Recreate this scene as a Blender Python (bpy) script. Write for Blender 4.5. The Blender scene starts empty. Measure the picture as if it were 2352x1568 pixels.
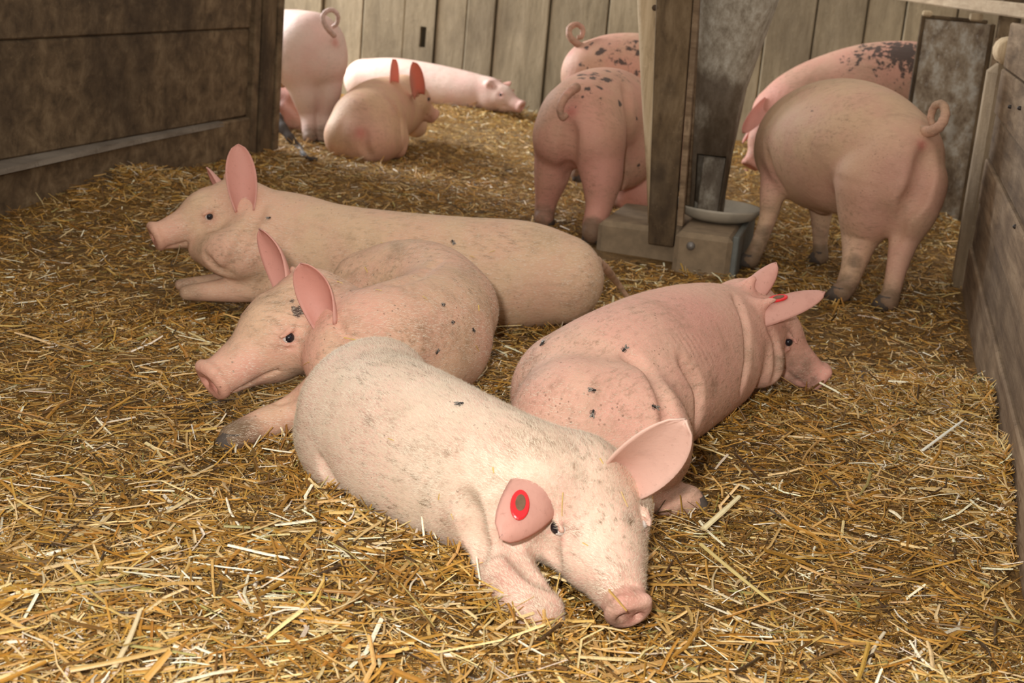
import bpy, math, random
import numpy as np
from mathutils import Matrix, Vector
from mathutils.bvhtree import BVHTree

# ------------------------------------------------------------------ camera
F, W, H = 3300.0, 2352, 1568
CAMH = 1.0
_u = np.array([-.089, .996]); _u /= np.linalg.norm(_u)
_vp = np.array([2080 - W / 2, -10 - H / 2])          # vanishing point of the side walls
_th = math.atan2(-(_vp @ _u), F)
_up = -np.array([_u[0] * math.cos(_th), _u[1] * math.cos(_th), math.sin(_th)])
_Y = np.array([_vp[0], _vp[1], F]); _Y /= np.linalg.norm(_Y)
_Y -= _up * (_Y @ _up); _Y /= np.linalg.norm(_Y)
_X = np.cross(_Y, _up)
M = np.array([_X, _Y, _up])                           # camera (right, down, forward) -> world
C0 = np.array([0, 0, CAMH])

scene = bpy.context.scene
COL = scene.collection
cam_data = bpy.data.cameras.new('camera')
cam = bpy.data.objects.new('camera', cam_data)
COL.objects.link(cam)
cam_data.sensor_width = 36.0
cam_data.lens = F / W * 36.0
cam_data.clip_start = 0.05
R = np.stack([M[:, 0], -M[:, 1], -M[:, 2]], axis=1)
mw = Matrix([list(R[i]) + [C0[i]] for i in range(3)] + [[0, 0, 0, 1]])
cam.matrix_world = mw
cam_data.dof.use_dof = True
cam_data.dof.focus_distance = 2.75
cam_data.dof.aperture_fstop = 7.5
scene.camera = cam

# ------------------------------------------------------------------ light
vs = scene.view_settings
vs.view_transform = 'Standard'
vs.look = 'None'
vs.gamma = 1.0
vs.use_curve_mapping = False
vs.exposure = 0.2

world = bpy.data.worlds.new('barn_air')
scene.world = world
world.use_nodes = True
bg = world.node_tree.nodes['Background']
bg.inputs[0].default_value = (1.0, 0.93, 0.84, 1)
bg.inputs[1].default_value = 0.62


def area(name, loc, target, sx, sy, power, col):
    l = bpy.data.lights.new(name, 'AREA')
    l.shape = 'RECTANGLE'
    l.size, l.size_y = sx, sy
    l.energy = power
    l.color = col
    o = bpy.data.objects.new(name, l)
    COL.objects.link(o)
    o.location = loc
    o.rotation_euler = (Vector(target) - Vector(loc)).to_track_quat('-Z', 'Y').to_euler()
    return o


# the photographer's flash (it glints in the eyes), just beside and above the lens, and the
# daylight that comes in from the left beyond the partition and rims the pigs at the back
area('camera_flash_offscreen', (-0.14, -0.03, 1.14), (-0.7, 3.8, 0.2), 0.09, 0.06, 56, (1, 0.96, 0.90))
area('window_left_offscreen', (-6.6, 8.4, 2.6), (-1.8, 8.2, 0.2), 2.0, 1.6, 560, (0.93, 0.97, 1.0))


# ------------------------------------------------------------------ pixel helpers
def ray(px, py):
    d = M @ np.array([px - W / 2, py - H / 2, F])
    return d / np.linalg.norm(d)


def depth(p):
    return float((M.T @ (np.asarray(p, float) - C0))[2])


def P(px, py, z=0.0):
    d = ray(px, py)
    return C0 + d * ((z - CAMH) / d[2])


def PY(px, py, y):
    d = ray(px, py)
    return C0 + d * (y / d[1])


def PX(px, py, x):
    d = ray(px, py)
    return C0 + d * (x / d[0])


def proj(p):
    c = M.T @ (np.asarray(p, float) - C0)
    return np.array([W / 2 + F * c[0] / c[2], H / 2 + F * c[1] / c[2]])


def zz(px, py, z, rpx):
    p = P(px, py, z)
    return p, rpx * depth(p) / F


def yy(px, py, y, rpx):
    p = PY(px, py, y)
    return p, rpx * depth(p) / F


def nrm(v):
    v = np.asarray(v, float)
    return v / np.linalg.norm(v)


TOCAM = lambda p: nrm(C0 - np.asarray(p))
IMG_RIGHT = M[:, 0].copy()

# ------------------------------------------------------------------ node helpers
def new_mat(name):
    m = bpy.data.materials.new(name)
    m.use_nodes = True
    nt = m.node_tree
    b = nt.nodes['Principled BSDF']
    return m, nt, b


class NB:
    def __init__(self, nt):
        self.nt = nt

    def n(self, t, **kw):
        x = self.nt.nodes.new(t)
        for k, v in kw.items():
            setattr(x, k, v)
        return x

    def l(self, a, b):
        self.nt.links.new(a, b)

    def setin(self, sock, v):
        if isinstance(v, bpy.types.NodeSocket):
            self.l(v, sock)
        else:
            sock.default_value = v

    def math(self, op, a, b=0.0, clamp=False):
        x = self.n('ShaderNodeMath', operation=op, use_clamp=clamp)
        self.setin(x.inputs[0], a)
        self.setin(x.inputs[1], b)
        return x.outputs[0]

    def mix(self, f, a, b, blend='MIX'):
        x = self.n('ShaderNodeMix', data_type='RGBA', blend_type=blend)
        self.setin(x.inputs[0], f)
        self.setin(x.inputs[6], a if isinstance(a, bpy.types.NodeSocket) else (*a, 1) if len(a) == 3 else a)
        self.setin(x.inputs[7], b if isinstance(b, bpy.types.NodeSocket) else (*b, 1) if len(b) == 3 else b)
        return x.outputs[2]

    def noise(self, vec, scale, detail=4, rough=.55, dist=0.0):
        x = self.n('ShaderNodeTexNoise')
        if vec is not None:
            self.l(vec, x.inputs['Vector'])
        x.inputs['Scale'].default_value = scale
        x.inputs['Detail'].default_value = detail
        x.inputs['Roughness'].default_value = rough
        x.inputs['Distortion'].default_value = dist
        return x.outputs[0]

    def vor(self, vec, scale, rnd=1.0):
        x = self.n('ShaderNodeTexVoronoi')
        self.l(vec, x.inputs['Vector'])
        x.inputs['Scale'].default_value = scale
        x.inputs['Randomness'].default_value = rnd
        return x.outputs['Distance']

    def ramp(self, f, lo, hi):
        x = self.n('ShaderNodeMapRange', interpolation_type='SMOOTHSTEP')
        self.l(f, x.inputs[0])
        x.inputs[1].default_value = lo
        x.inputs[2].default_value = hi
        return x.outputs[0]

    def cramp(self, f, stops):
        x = self.n('ShaderNodeValToRGB')
        self.l(f, x.inputs[0])
        e = x.color_ramp.elements
        while len(e) < len(stops):
            e.new(.5)
        for el, (p, c) in zip(e, stops):
            el.position = p
            el.color = (*c, 1)
        return x.outputs[0]

    def mapping(self, vec, scale=(1, 1, 1), loc=(0, 0, 0)):
        x = self.n('ShaderNodeMapping')
        self.l(vec, x.inputs[0])
        x.inputs['Scale'].default_value = scale
        x.inputs['Location'].default_value = loc
        return x.outputs[0]

    def attr(self, name):
        x = self.n('ShaderNodeAttribute', attribute_name=name)
        return x

    def bump(self, h, strength, dist):
        x = self.n('ShaderNodeBump')
        x.inputs['Strength'].default_value = strength
        x.inputs['Distance'].default_value = dist
        self.l(h, x.inputs['Height'])
        return x.outputs[0]


def wood(name, dark, mid, light, grain=(1, 1, 1), stain=.5, stain_col=(.02, .012, .007), rough=.8, seed=0., patch=2.2):
    """weathered board: streaky grain (scale vector is small along the grain), big dirt patches"""
    m, nt, b = new_mat(name)
    g = NB(nt)
    co = g.n('ShaderNodeTexCoord').outputs['Object']
    inf = g.n('ShaderNodeObjectInfo')
    off = g.n('ShaderNodeVectorMath', operation='ADD')
    g.l(co, off.inputs[0])
    cmb = g.n('ShaderNodeCombineXYZ')
    for i in range(3):
        g.l(g.math('MULTIPLY', inf.outputs['Random'], 7.3 + i), cmb.inputs[i])
    g.l(cmb.outputs[0], off.inputs[1])
    v = off.outputs[0]
    gr = g.noise(g.mapping(v, grain, (seed, seed, seed)), 1.0, 6, .65, .4)
    col = g.cramp(gr, [(.28, dark), (.5, mid), (.75, light)])
    big = g.noise(g.mapping(co, (1, 1, .8), (seed * 2, 3, seed)), patch, 5, .62)
    st = g.math('MULTIPLY', g.ramp(big, .42, .68), stain)
    col = g.mix(st, col, stain_col)
    sp = g.noise(co, 55, 3, .7)
    col = g.mix(g.math('MULTIPLY', g.ramp(sp, .6, .75), .45), col, light)
    sp2 = g.noise(g.mapping(co, (1, 1, .35)), 38, 3, .7)
    col = g.mix(g.math('MULTIPLY', g.ramp(sp2, .56, .72), .55), col, dark)
    tone = g.math('MULTIPLY_ADD', inf.outputs['Random'], .35)
    tone.node.inputs[2].default_value = .82
    hs = g.n('ShaderNodeHueSaturation')
    g.l(tone, hs.inputs['Value'])
    g.l(col, hs.inputs['Color'])
    g.l(hs.outputs[0], b.inputs['Base Color'])
    b.inputs['Roughness'].default_value = rough
    b.inputs['Specular IOR Level'].default_value = .25
    h = g.math('ADD', gr, g.math('MULTIPLY', sp, .5))
    g.l(g.bump(h, .35, .01), b.inputs['Normal'])
    return m


def plain(name, col, rough=.6, var=.25, scale=30, metallic=0., bump=.1):
    m, nt, b = new_mat(name)
    g = NB(nt)
    co = g.n('ShaderNodeTexCoord').outputs['Object']
    n = g.noise(co, scale, 4, .6)
    c2 = tuple(c * (1 - var) for c in col)
    c3 = tuple(min(1, c * (1 + var)) for c in col)
    g.l(g.mix(n, c2, c3), b.inputs['Base Color'])
    b.inputs['Roughness'].default_value = rough
    b.inputs['Metallic'].default_value = metallic
    if bump:
        g.l(g.bump(n, bump, .005), b.inputs['Normal'])
    return m


def skin(name, base, pinkc, dirt=.4, dirt_col=(.23, .155, .085), speck=.5, hair=.5, seed=0., sss=.06, dark_scale=30., ang=0.):
    """pig skin: ang is the heading of the back, dirt and hair streak along it"""
    m, nt, b = new_mat(name)
    g = NB(nt)
    co = g.n('ShaderNodeTexCoord').outputs['Object']
    v = g.mapping(co, (1, 1, 1), (seed, seed * 1.7, seed * .6))
    rt = g.n('ShaderNodeMapping')
    g.l(v, rt.inputs[0])
    rt.inputs['Rotation'].default_value = (0, 0, -ang)
    st = g.mapping(rt.outputs[0], (.28, 1, 1))
    n1 = g.noise(v, 7, 5, .6)
    blush = tuple(.5 * a + .5 * p for a, p in zip(base, pinkc))
    col = g.mix(g.ramp(n1, .38, .66), base, blush)
    col = g.mix(g.attr('pink').outputs['Fac'], col, pinkc)
    col = g.mix(g.attr('red').outputs['Fac'], col, (.50, .17, .13))
    # dirty film, smeared along the hair
    n2 = g.noise(v, 8, 8, .72, .3)
    da = g.math('MULTIPLY', g.ramp(n2, .47, .74), dirt * .75)
    col = g.mix(da, col, dirt_col)
    fine = g.noise(st, 90, 6, .72)
    zone = g.ramp(g.noise(v, 4.5, 3, .5), .30, .70)
    fa = g.math('MULTIPLY', g.math('MULTIPLY', g.ramp(fine, .48, .70), zone), dirt * 1.1)
    col = g.mix(fa, col, tuple(c * .8 for c in dirt_col))
    # pale hair streaks
    hs = g.noise(st, 330, 2, .6)
    col = g.mix(g.math('MULTIPLY', g.ramp(hs, .52, .72), .30), col, tuple(min(1, c * 1.15 + .04) for c in base))
    # specks of dried dung
    vo = g.vor(v, 75)
    patch = g.ramp(g.noise(v, 12, 2, .5), .50, .62)
    sp = g.math('MULTIPLY', g.math('MULTIPLY', g.math('LESS_THAN', vo, .17), patch), speck)
    col = g.mix(sp, col, (.11, .055, .03))
    # mud, from where the animal touches the ground
    mud = g.attr('mud').outputs['Fac']
    mn = g.noise(st, 26, 6, .74)
    mm = g.ramp(g.math('ADD', mud, g.math('MULTIPLY', mn, .7)), .62, 1.05)
    mud_col = g.mix(fine, (.055, .036, .022), (.22, .145, .08))
    col = g.mix(g.math('MULTIPLY', mm, .85), col, mud_col)
    # black pigment spots
    dk = g.attr('dark').outputs['Fac']
    dn = g.noise(v, dark_scale, 4, .6)
    dm = g.ramp(g.math('ADD', g.math('MULTIPLY', dk, .5), dn), .86, .97)
    col = g.mix(g.math('MULTIPLY', dm, .9), col, g.mix(fine, (.02, .015, .013), (.07, .055, .05)))
    g.l(col, b.inputs['Base Color'])
    b.inputs['Roughness'].default_value = .6
    b.inputs['Specular IOR Level'].default_value = .25
    b.inputs['Subsurface Weight'].default_value = sss
    b.inputs['Subsurface Radius'].default_value = (.02, .008, .005)
    b.inputs['Subsurface Scale'].default_value = .5
    lump = g.noise(v, 26, 4, .55)
    hh = g.math('ADD', g.math('MULTIPLY', hs, .30), g.math('MULTIPLY', lump, .7))
    hh = g.math('ADD', hh, g.math('MULTIPLY', fine, .25))
    g.l(g.bump(hh, hair, .007), b.inputs['Normal'])
    return m


# ------------------------------------------------------------------ mesh helpers
def link(o, parent=None):
    COL.objects.link(o)
    if parent is not None:
        o.parent = parent
    return o


def mesh_obj(name, verts, faces, mat, parent=None, smooth=False):
    me = bpy.data.meshes.new(name)
    me.from_pydata([tuple(map(float, v)) for v in verts], [], [tuple(map(int, f)) for f in faces])
    if smooth:
        me.polygons.foreach_set('use_smooth', [True] * len(me.polygons))
    if mat:
        me.materials.append(mat)
    me.update()
    return link(bpy.data.objects.new(name, me), parent)


def empty(name, loc):
    o = bpy.data.objects.new(name, None)
    o.empty_display_size = .05
    o.location = loc
    return link(o)


def adopt(o, parent):
    """parent while keeping the object's geometry where it is"""
    o.parent = parent
    o.matrix_parent_inverse = Matrix.Translation(-Vector(parent.location))
    return o


def tag(o, label=None, cat=None, group=None, kind=None):
    if label: o['label'] = label
    if cat: o['category'] = cat
    if group: o['group'] = group
    if kind: o['kind'] = kind
    return o


def quad_mesh(name, V, Q, mat, parent=None, smooth=True):
    """fast mesh from numpy arrays: V (n,3), Q (m,4)"""
    me = bpy.data.meshes.new(name)
    me.vertices.add(len(V))
    me.vertices.foreach_set('co', np.ascontiguousarray(V, np.float32).ravel())
    k = Q.shape[1]
    me.loops.add(Q.size)
    me.loops.foreach_set('vertex_index', np.ascontiguousarray(Q, np.int32).ravel())
    me.polygons.add(len(Q))
    me.polygons.foreach_set('loop_start', np.arange(0, Q.size, k, dtype=np.int32))
    me.polygons.foreach_set('loop_total', np.full(len(Q), k, np.int32))
    me.polygons.foreach_set('use_smooth', np.full(len(Q), smooth, bool))
    me.update(calc_edges=True)
    if mat:
        me.materials.append(mat)
    return link(bpy.data.objects.new(name, me), parent)


def box_vf(lo, hi, bev=.006):
    """box with chamfered edges, 24 verts"""
    lo, hi = np.array(lo, float), np.array(hi, float)
    bev = min(bev, .3 * float(min(hi - lo)))
    V, idx = [], {}
    for sx in (0, 1):
        for sy in (0, 1):
            for sz in (0, 1):
                s = (sx, sy, sz)
                for ax in range(3):
                    p = [0, 0, 0]
                    for a in range(3):
                        full = lo[a] if s[a] == 0 else hi[a]
                        p[a] = full if a == ax else full + (bev if s[a] == 0 else -bev)
                    idx[(s, ax)] = len(V)
                    V.append(p)
    Fc = []
    for ax in range(3):
        a1, a2 = (ax + 1) % 3, (ax + 2) % 3
        for side in (0, 1):
            f = []
            for (b1, b2) in ((0, 0), (1, 0), (1, 1), (0, 1)):
                s = [0, 0, 0]; s[ax] = side; s[a1] = b1; s[a2] = b2
                f.append(idx[(tuple(s), ax)])
            Fc.append(f if side else f[::-1])
    for ax in range(3):                      # edges along ax
        a1, a2 = (ax + 1) % 3, (ax + 2) % 3
        for b1 in (0, 1):
            for b2 in (0, 1):
                s0 = [0, 0, 0]; s0[a1] = b1; s0[a2] = b2
                s1 = list(s0); s1[ax] = 1
                s0, s1 = tuple(s0), tuple(s1)
                f = [idx[(s0, a1)], idx[(s1, a1)], idx[(s1, a2)], idx[(s0, a2)]]
                Fc.append(f if b1 != b2 else f[::-1])
    for s in [(a, b, c) for a in (0, 1) for b in (0, 1) for c in (0, 1)]:
        f = [idx[(s, 0)], idx[(s, 1)], idx[(s, 2)]]
        Fc.append(f if sum(s) % 2 else f[::-1])
    return np.array(V), Fc


def box(name, lo, hi, mat, parent=None, bev=.006, xf=None):
    V, Fc = box_vf(lo, hi, bev)
    if xf is not None:
        V = V @ np.array(xf.to_3x3()).T + np.array(xf.translation)
    return mesh_obj(name, V, Fc, mat, parent)


def catmull(pts, n):
    p = np.asarray(pts, float)
    p = np.vstack([2 * p[0] - p[1], p, 2 * p[-1] - p[-2]])
    out = []
    segs = len(p) - 3
    for i in range(n):
        t = i / (n - 1) * segs
        k = min(int(t), segs - 1)
        t -= k
        a, b, c, d = p[k:k + 4]
        out.append(.5 * (2 * b + (c - a) * t + (2 * a - 5 * b + 4 * c - d) * t * t + (3 * b - a - 3 * c + d) * t ** 3))
    return np.array(out)


def tube_vf(path, radii, seg=8):
    path = np.asarray(path, float)
    n = len(path)
    V, Fc = [], []
    tan = np.gradient(path, axis=0)
    ref = np.array([0.13, .21, 1.0])
    for i in range(n):
        t = nrm(tan[i])
        if i == 0:
            s = nrm(np.cross(t, ref))
        else:
            s = nrm(s - t * (s @ t))
        q = np.cross(t, s)
        for j in range(seg):
            a = 2 * math.pi * j / seg
            V.append(path[i] + radii[i] * (math.cos(a) * s + math.sin(a) * q))
    for i in range(n - 1):
        for j in range(seg):
            k = (j + 1) % seg
            Fc.append([i * seg + j, i * seg + k, (i + 1) * seg + k, (i + 1) * seg + j])
    Fc.append(list(range(seg))[::-1])
    Fc.append([(n - 1) * seg + j for j in range(seg)])
    return V, Fc


# ------------------------------------------------------------------ ground
rng = np.random.default_rng(7)
_w = [(rng.uniform(1.5, 7.5), rng.uniform(0, 6.28), rng.uniform(0, 6.28)) for _ in range(14)]
PILES = [(P(2150, 980), .24, .05), (P(2290, 1180), .16, .05), (P(650, 1480), .5, .02), (P(300, 1500), .4, .02),
         (P(1000, 1330), .2, .022), (P(1260, 710), .14, .02), (P(330, 450), .25, .045), (P(1100, 262), .3, .05),
         (P(2120, 545), .2, .05), (P(240, 490), .3, .05), (P(1500, 1500), .4, .012), (P(900, 1240), .15, .02), (P(1440, 1450), .075, -.040), (P(1330, 1370), .06, -.02)]


def ground_h(x, y):
    h = np.zeros_like(x)
    for k, a, ph in _w:
        h = h + np.sin(k * (x * math.cos(a) + y * math.sin(a)) + ph) / k
    h = h * .016
    for c, s, a in PILES:
        h = h + a * np.exp(-((x - c[0]) ** 2 + (y - c[1]) ** 2) / (2 * s * s))
    return h


def floor_material():
    m, nt, b = new_mat('trodden_bedding')
    g = NB(nt)
    co = g.n('ShaderNodeTexCoord').outputs['Object']
    a = g.noise(co, 1.6, 5, .6)
    c = g.noise(co, 45, 6, .7)
    d = g.noise(g.mapping(co, (1, .3, 1)), 130, 4, .7)
    col = g.cramp(c, [(.3, (.07, .036, .012)), (.5, (.22, .12, .038)), (.72, (.40, .23, .075))])
    col = g.mix(g.math('MULTIPLY', g.ramp(a, .4, .7), .5), col, (.16, .11, .065))
    col = g.mix(g.math('MULTIPLY', g.ramp(d, .55, .75), .6), col, (.42, .26, .1))
    g.l(col, b.inputs['Base Color'])
    b.inputs['Roughness'].default_value = .9
    b.inputs['Specular IOR Level'].default_value = .15
    g.l(g.bump(g.math('ADD', c, d), .8, .012), b.inputs['Normal'])
    return m


gx, gy = np.meshgrid(np.linspace(-6.5, 2.5, 260), np.linspace(.2, 10.2, 290), indexing='ij')
gz = ground_h(gx, gy)
V = np.stack([gx, gy, gz], -1).reshape(-1, 3)
idx = np.arange(gx.size).reshape(gx.shape)
Q = np.stack([idx[:-1, :-1], idx[1:, :-1], idx[1:, 1:], idx[:-1, 1:]], -1).reshape(-1, 4)
fl = quad_mesh('floor', V, Q, floor_material())
tag(fl, 'trodden brown earth floor of the pen under the straw', None, kind='structure')

# ------------------------------------------------------------------ walls
XL, XR, YB = -2.86, .36, 9.6
M_left = wood('old_dark_board', (.050, .032, .017), (.135, .088, .047), (.25, .175, .10), (9, 12, 14), .7,
              (.034, .021, .013), seed=1.3, patch=1.7)
M_back = wood('grey_brown_board', (.19, .145, .088), (.29, .225, .14), (.38, .30, .195), (14, 14, 2.4), .5,
              (.11, .08, .052), seed=4.1, patch=1.5)
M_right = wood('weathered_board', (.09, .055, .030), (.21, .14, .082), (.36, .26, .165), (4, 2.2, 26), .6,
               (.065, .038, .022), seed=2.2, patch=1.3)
M_post = wood('dirty_post_board', (.05, .03, .015), (.12, .078, .04), (.22, .155, .09), (14, 14, 4), .85,
              (.035, .022, .013), seed=6.2, patch=3.2)
M_pale = wood('pale_new_wood', (.30, .21, .12), (.52, .39, .24), (.68, .54, .36), (26, 26, 3), .25,
              (.18, .12, .07), seed=3.4, patch=3)
M_rail = wood('planed_rail', (.28, .20, .12), (.42, .31, .20), (.55, .43, .29), (6, 3, 30), .2, (.2, .14, .09), seed=9)


def wall_root(name, label):
    o = empty(name, (0, 0, 0))
    return tag(o, label, None, kind='structure')


# left partition: broad boards, the lowest one set forward so that its top edge makes a ledge
wl = wall_root('wall_left', 'dark dirty wooden partition of broad horizontal boards beside the straw')
box('board', (XL - .05, 1.0, -.05), (XL + .022, 6.24, .196), M_left, wl, .008)
box('board', (XL - .05, 1.0, .199), (XL, 6.24, .598), M_left, wl, .008)
box('board', (XL - .05, 1.0, .601), (XL + .006, 6.24, 1.0), M_left, wl, .006)
box('board', (XL - .05, 1.0, 1.004), (XL + .002, 6.24, 1.3), M_left, wl, .006)
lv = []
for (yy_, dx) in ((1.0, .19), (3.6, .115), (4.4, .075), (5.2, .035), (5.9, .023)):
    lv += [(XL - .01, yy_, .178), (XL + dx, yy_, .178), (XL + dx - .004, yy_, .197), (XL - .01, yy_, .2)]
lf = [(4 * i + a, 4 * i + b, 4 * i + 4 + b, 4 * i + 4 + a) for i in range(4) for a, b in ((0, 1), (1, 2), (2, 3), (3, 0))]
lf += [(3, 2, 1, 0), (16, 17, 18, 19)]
M_ledge = wood('worn_lit_ledge', (.12, .09, .065), (.22, .18, .14), (.34, .29, .23), (3, 3, 20), .3, (.08, .055, .035), seed=5.5)  # worn wood, made paler to paint in the light along its top
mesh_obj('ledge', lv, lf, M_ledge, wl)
box('end_post', (XL - .09, 6.26, -.05), (XL + .035, 6.40, 1.34), M_post, wl, .01)
box('corner_strip', (XL - .045, 6.405, -.05), (XL + .045, 6.46, 1.34), M_left, wl, .006)
box('batten', (XL - .01, 6.175, .0), (XL + .03, 6.235, 1.32), M_left, wl, .006)

# back wall of upright planks
wb = wall_root('wall_back', 'grey brown barn wall of wide upright planks')
seams = [-6.6, -6.25, -5.9, -5.52, -5.2, -4.85, -4.5, -4.2, -3.9, -3.602, -3.295, -3.07, -2.85, -2.65, -2.277, -1.88, -1.5, -1.17,
         -.84, -.53, -.221, .017, .33, .66, 1.0, 1.35, 1.7, 2.1, 2.5]
rs = random.Random(3)
sp = PY(972, 85, YB)


def slotted_plank(lo, hi, s0, s1):
    """plank with a slot cut right through it"""
    V = []
    for y in (lo[1], hi[1]):
        V += [(lo[0], y, lo[2]), (hi[0], y, lo[2]), (hi[0], y, hi[2]), (lo[0], y, hi[2]),
              (s0[0], y, s0[1]), (s1[0], y, s0[1]), (s1[0], y, s1[1]), (s0[0], y, s1[1])]
    Fc = []
    for k in range(4):
        n = (k + 1) % 4
        Fc += [(k, n, 4 + n, 4 + k), (8 + n, 8 + k, 12 + k, 12 + n), (k, 8 + k, 8 + n, n), (4 + k, 4 + n, 12 + n, 12 + k)]
    return mesh_obj('plank', V, Fc, M_back, wb)


for a, b in zip(seams[:-1], seams[1:]):
    g = rs.uniform(.002, .006)
    dy = rs.uniform(-.012, .012)
    lo_, hi_ = (a + g, YB + dy, -.1), (b - g, YB + .04 + dy, 2.2)
    if a < sp[0] < b:
        slotted_plank(lo_, hi_, (sp[0] - .022, sp[2] - .07), (sp[0] + .022, sp[2] + .07))
    else:
        box('plank', lo_, hi_, M_back, wb, .006)
box('backing', (-6.6, YB + .16, -.1), (2.5, YB + .18, 2.2), M_back, wb, .002)

# right wall: narrow boards seen at a grazing angle
wr = wall_root('wall_right', 'brown weathered wooden wall of narrow horizontal boards along the pen')
zs = [-.05, .165, .325, .48, .632, .79, .945]
for i, (a, b) in enumerate(zip(zs[:-1], zs[1:])):
    o = [.012, .004, .009, .0, .006, .002][i]
    box('board', (XR - o, .9, a + .002), (XR + .04, 5.28, b - .002), M_right, wr, .005)
# upright at the far end with its rounded top
v0 = PX(2268, 140, XR)
M_endpost = wood('dry_end_post', (.16, .11, .065), (.30, .22, .135), (.42, .32, .21), (20, 20, 3), .5, (.08, .05, .03), seed=8.8, patch=2)
box('end_post', (XR - .045, 5.30, -.05), (XR + .06, 5.47, .80), M_endpost, wr, .03)
Vt, Ft = tube_vf([(XR + .01, 5.30, .845), (XR + .01, 5.33, .845), (XR + .01, 5.44, .845), (XR + .01, 5.47, .845)],
                 [.035, .048, .048, .035], 14)
mesh_obj('rounded_block', Vt, Ft, M_pale, wr, True)
for (px, py) in ((2318, 245), (2340, 248), (2330, 520)):
    p = PX(px, py, XR - .012)
    Vt, Ft = tube_vf([p + (.01, 0, 0), p, p + (-.004, 0, 0)], [.006, .006, .003], 8)
    mesh_obj('nail', Vt, Ft, plain('nail_iron', (.05, .04, .035), .6, metallic=.6), wr, True)

# rail running from beyond the right wall to the back of the barn, on its own uprights
a = PY(2352 + 120, 40, 4.6); b = PY(2040, -14, 9.5)
d = nrm(b - a)
a = a - d * 1.6
L = np.linalg.norm(b - a)
xf = Matrix.Translation(Vector(a)) @ Vector(d).to_track_quat('Y', 'Z').to_matrix().to_4x4()
rail = empty('top_rail', (float(a[0]), float(a[1]), 0))
tag(rail, 'pale planed wooden rail running above the mottled board to the back wall', 'rail')
adopt(box('beam', (-.03, 0, -.025), (.03, L, .025), M_rail, None, .005, xf), rail)
for t_ in (.25, 1.5):
    c_ = a + d * t_
    adopt(box('upright', (c_[0] - .03, c_[1] - .03, -.03), (c_[0] + .03, c_[1] + .03, c_[2] - .024), M_rail, None, .005), rail)

# ------------------------------------------------------------------ mottled hatch board at the far right
def hatch():
    yb = 6.6
    x0, x1 = .083, .385
    zt = .925
    root = empty('hatch_panel', (.23, yb, 0))
    tag(root, 'tall mottled white and brown board standing behind the right wall post', 'board')
    m, nt, b = new_mat('mottled_whitewash')
    g = NB(nt)
    co = g.n('ShaderNodeTexCoord').outputs['Object']
    n1 = g.noise(g.mapping(co, (1, 1, .7)), 17, 7, .68)
    n2 = g.noise(g.mapping(co, (1, 1, .6), (3, 1, 2)), 7, 6, .7, .3)
    n3 = g.noise(g.mapping(co, (1, 1, .4), (5, 1, 2)), 60, 4, .7)
    col = g.cramp(n1, [(.36, (.13, .085, .05)), (.5, (.26, .20, .135)), (.62, (.40, .36, .30))])
    col = g.mix(g.math('MULTIPLY', g.ramp(n2, .52, .66), .8), col, (.10, .065, .038))
    col = g.mix(g.math('MULTIPLY', g.ramp(n3, .55, .7), .5), col, (.46, .43, .38))
    g.l(col, b.inputs['Base Color'])
    b.inputs['Roughness'].default_value = .75
    g.l(g.bump(n1, .3, .01), b.inputs['Normal'])
    adopt(box('face', (x0 + .012, yb, -.03), (x1 - .012, yb + .02, zt - .012), m, None, .003), root)
    adopt(box('edge_strip', (x0 - .005, yb - .008, -.03), (x0 + .014, yb + .024, zt), M_post, None, .004), root)
    adopt(box('edge_strip', (x1 - .016, yb - .012, -.03), (x1 + .004, yb + .024, zt - .01), M_post, None, .004), root)
    adopt(box('top_edge', (x0, yb - .006, zt - .012), (x1 - .03, yb + .024, zt + .004), M_post, None, .004), root)
    adopt(box('peg', (x0 - .004, yb - .012, zt - .005), (x0 + .04, yb + .02, zt + .022), M_pale, None, .009), root)
    q = PY(2242, 42, yb)
    adopt(box('peg', (q[0] - .028, yb - .012, zt - .004), (q[0] + .028, yb + .02, zt + .03), M_pale, None, .006), root)
    # narrow dark slide slot and guide post next to it
    gp = empty('guide_post', (.45, yb, 0))
    tag(gp, 'dark upright slide post between mottled board and right wall', 'post')
    adopt(box('post', (x1 + .012, yb - .05, -.03), (x1 + .10, yb + .04, 1.05), M_post, None, .006), gp)
    adopt(box('cleat', (x1 + .008, yb - .062, -.03), (x1 + .03, yb - .05, .86), M_right, None, .003), gp)


hatch()

# ------------------------------------------------------------------ feeder, post, concrete base
M_conc = plain('dirty_concrete', (.25, .18, .11), .9, .5, 22, bump=.4)


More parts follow.
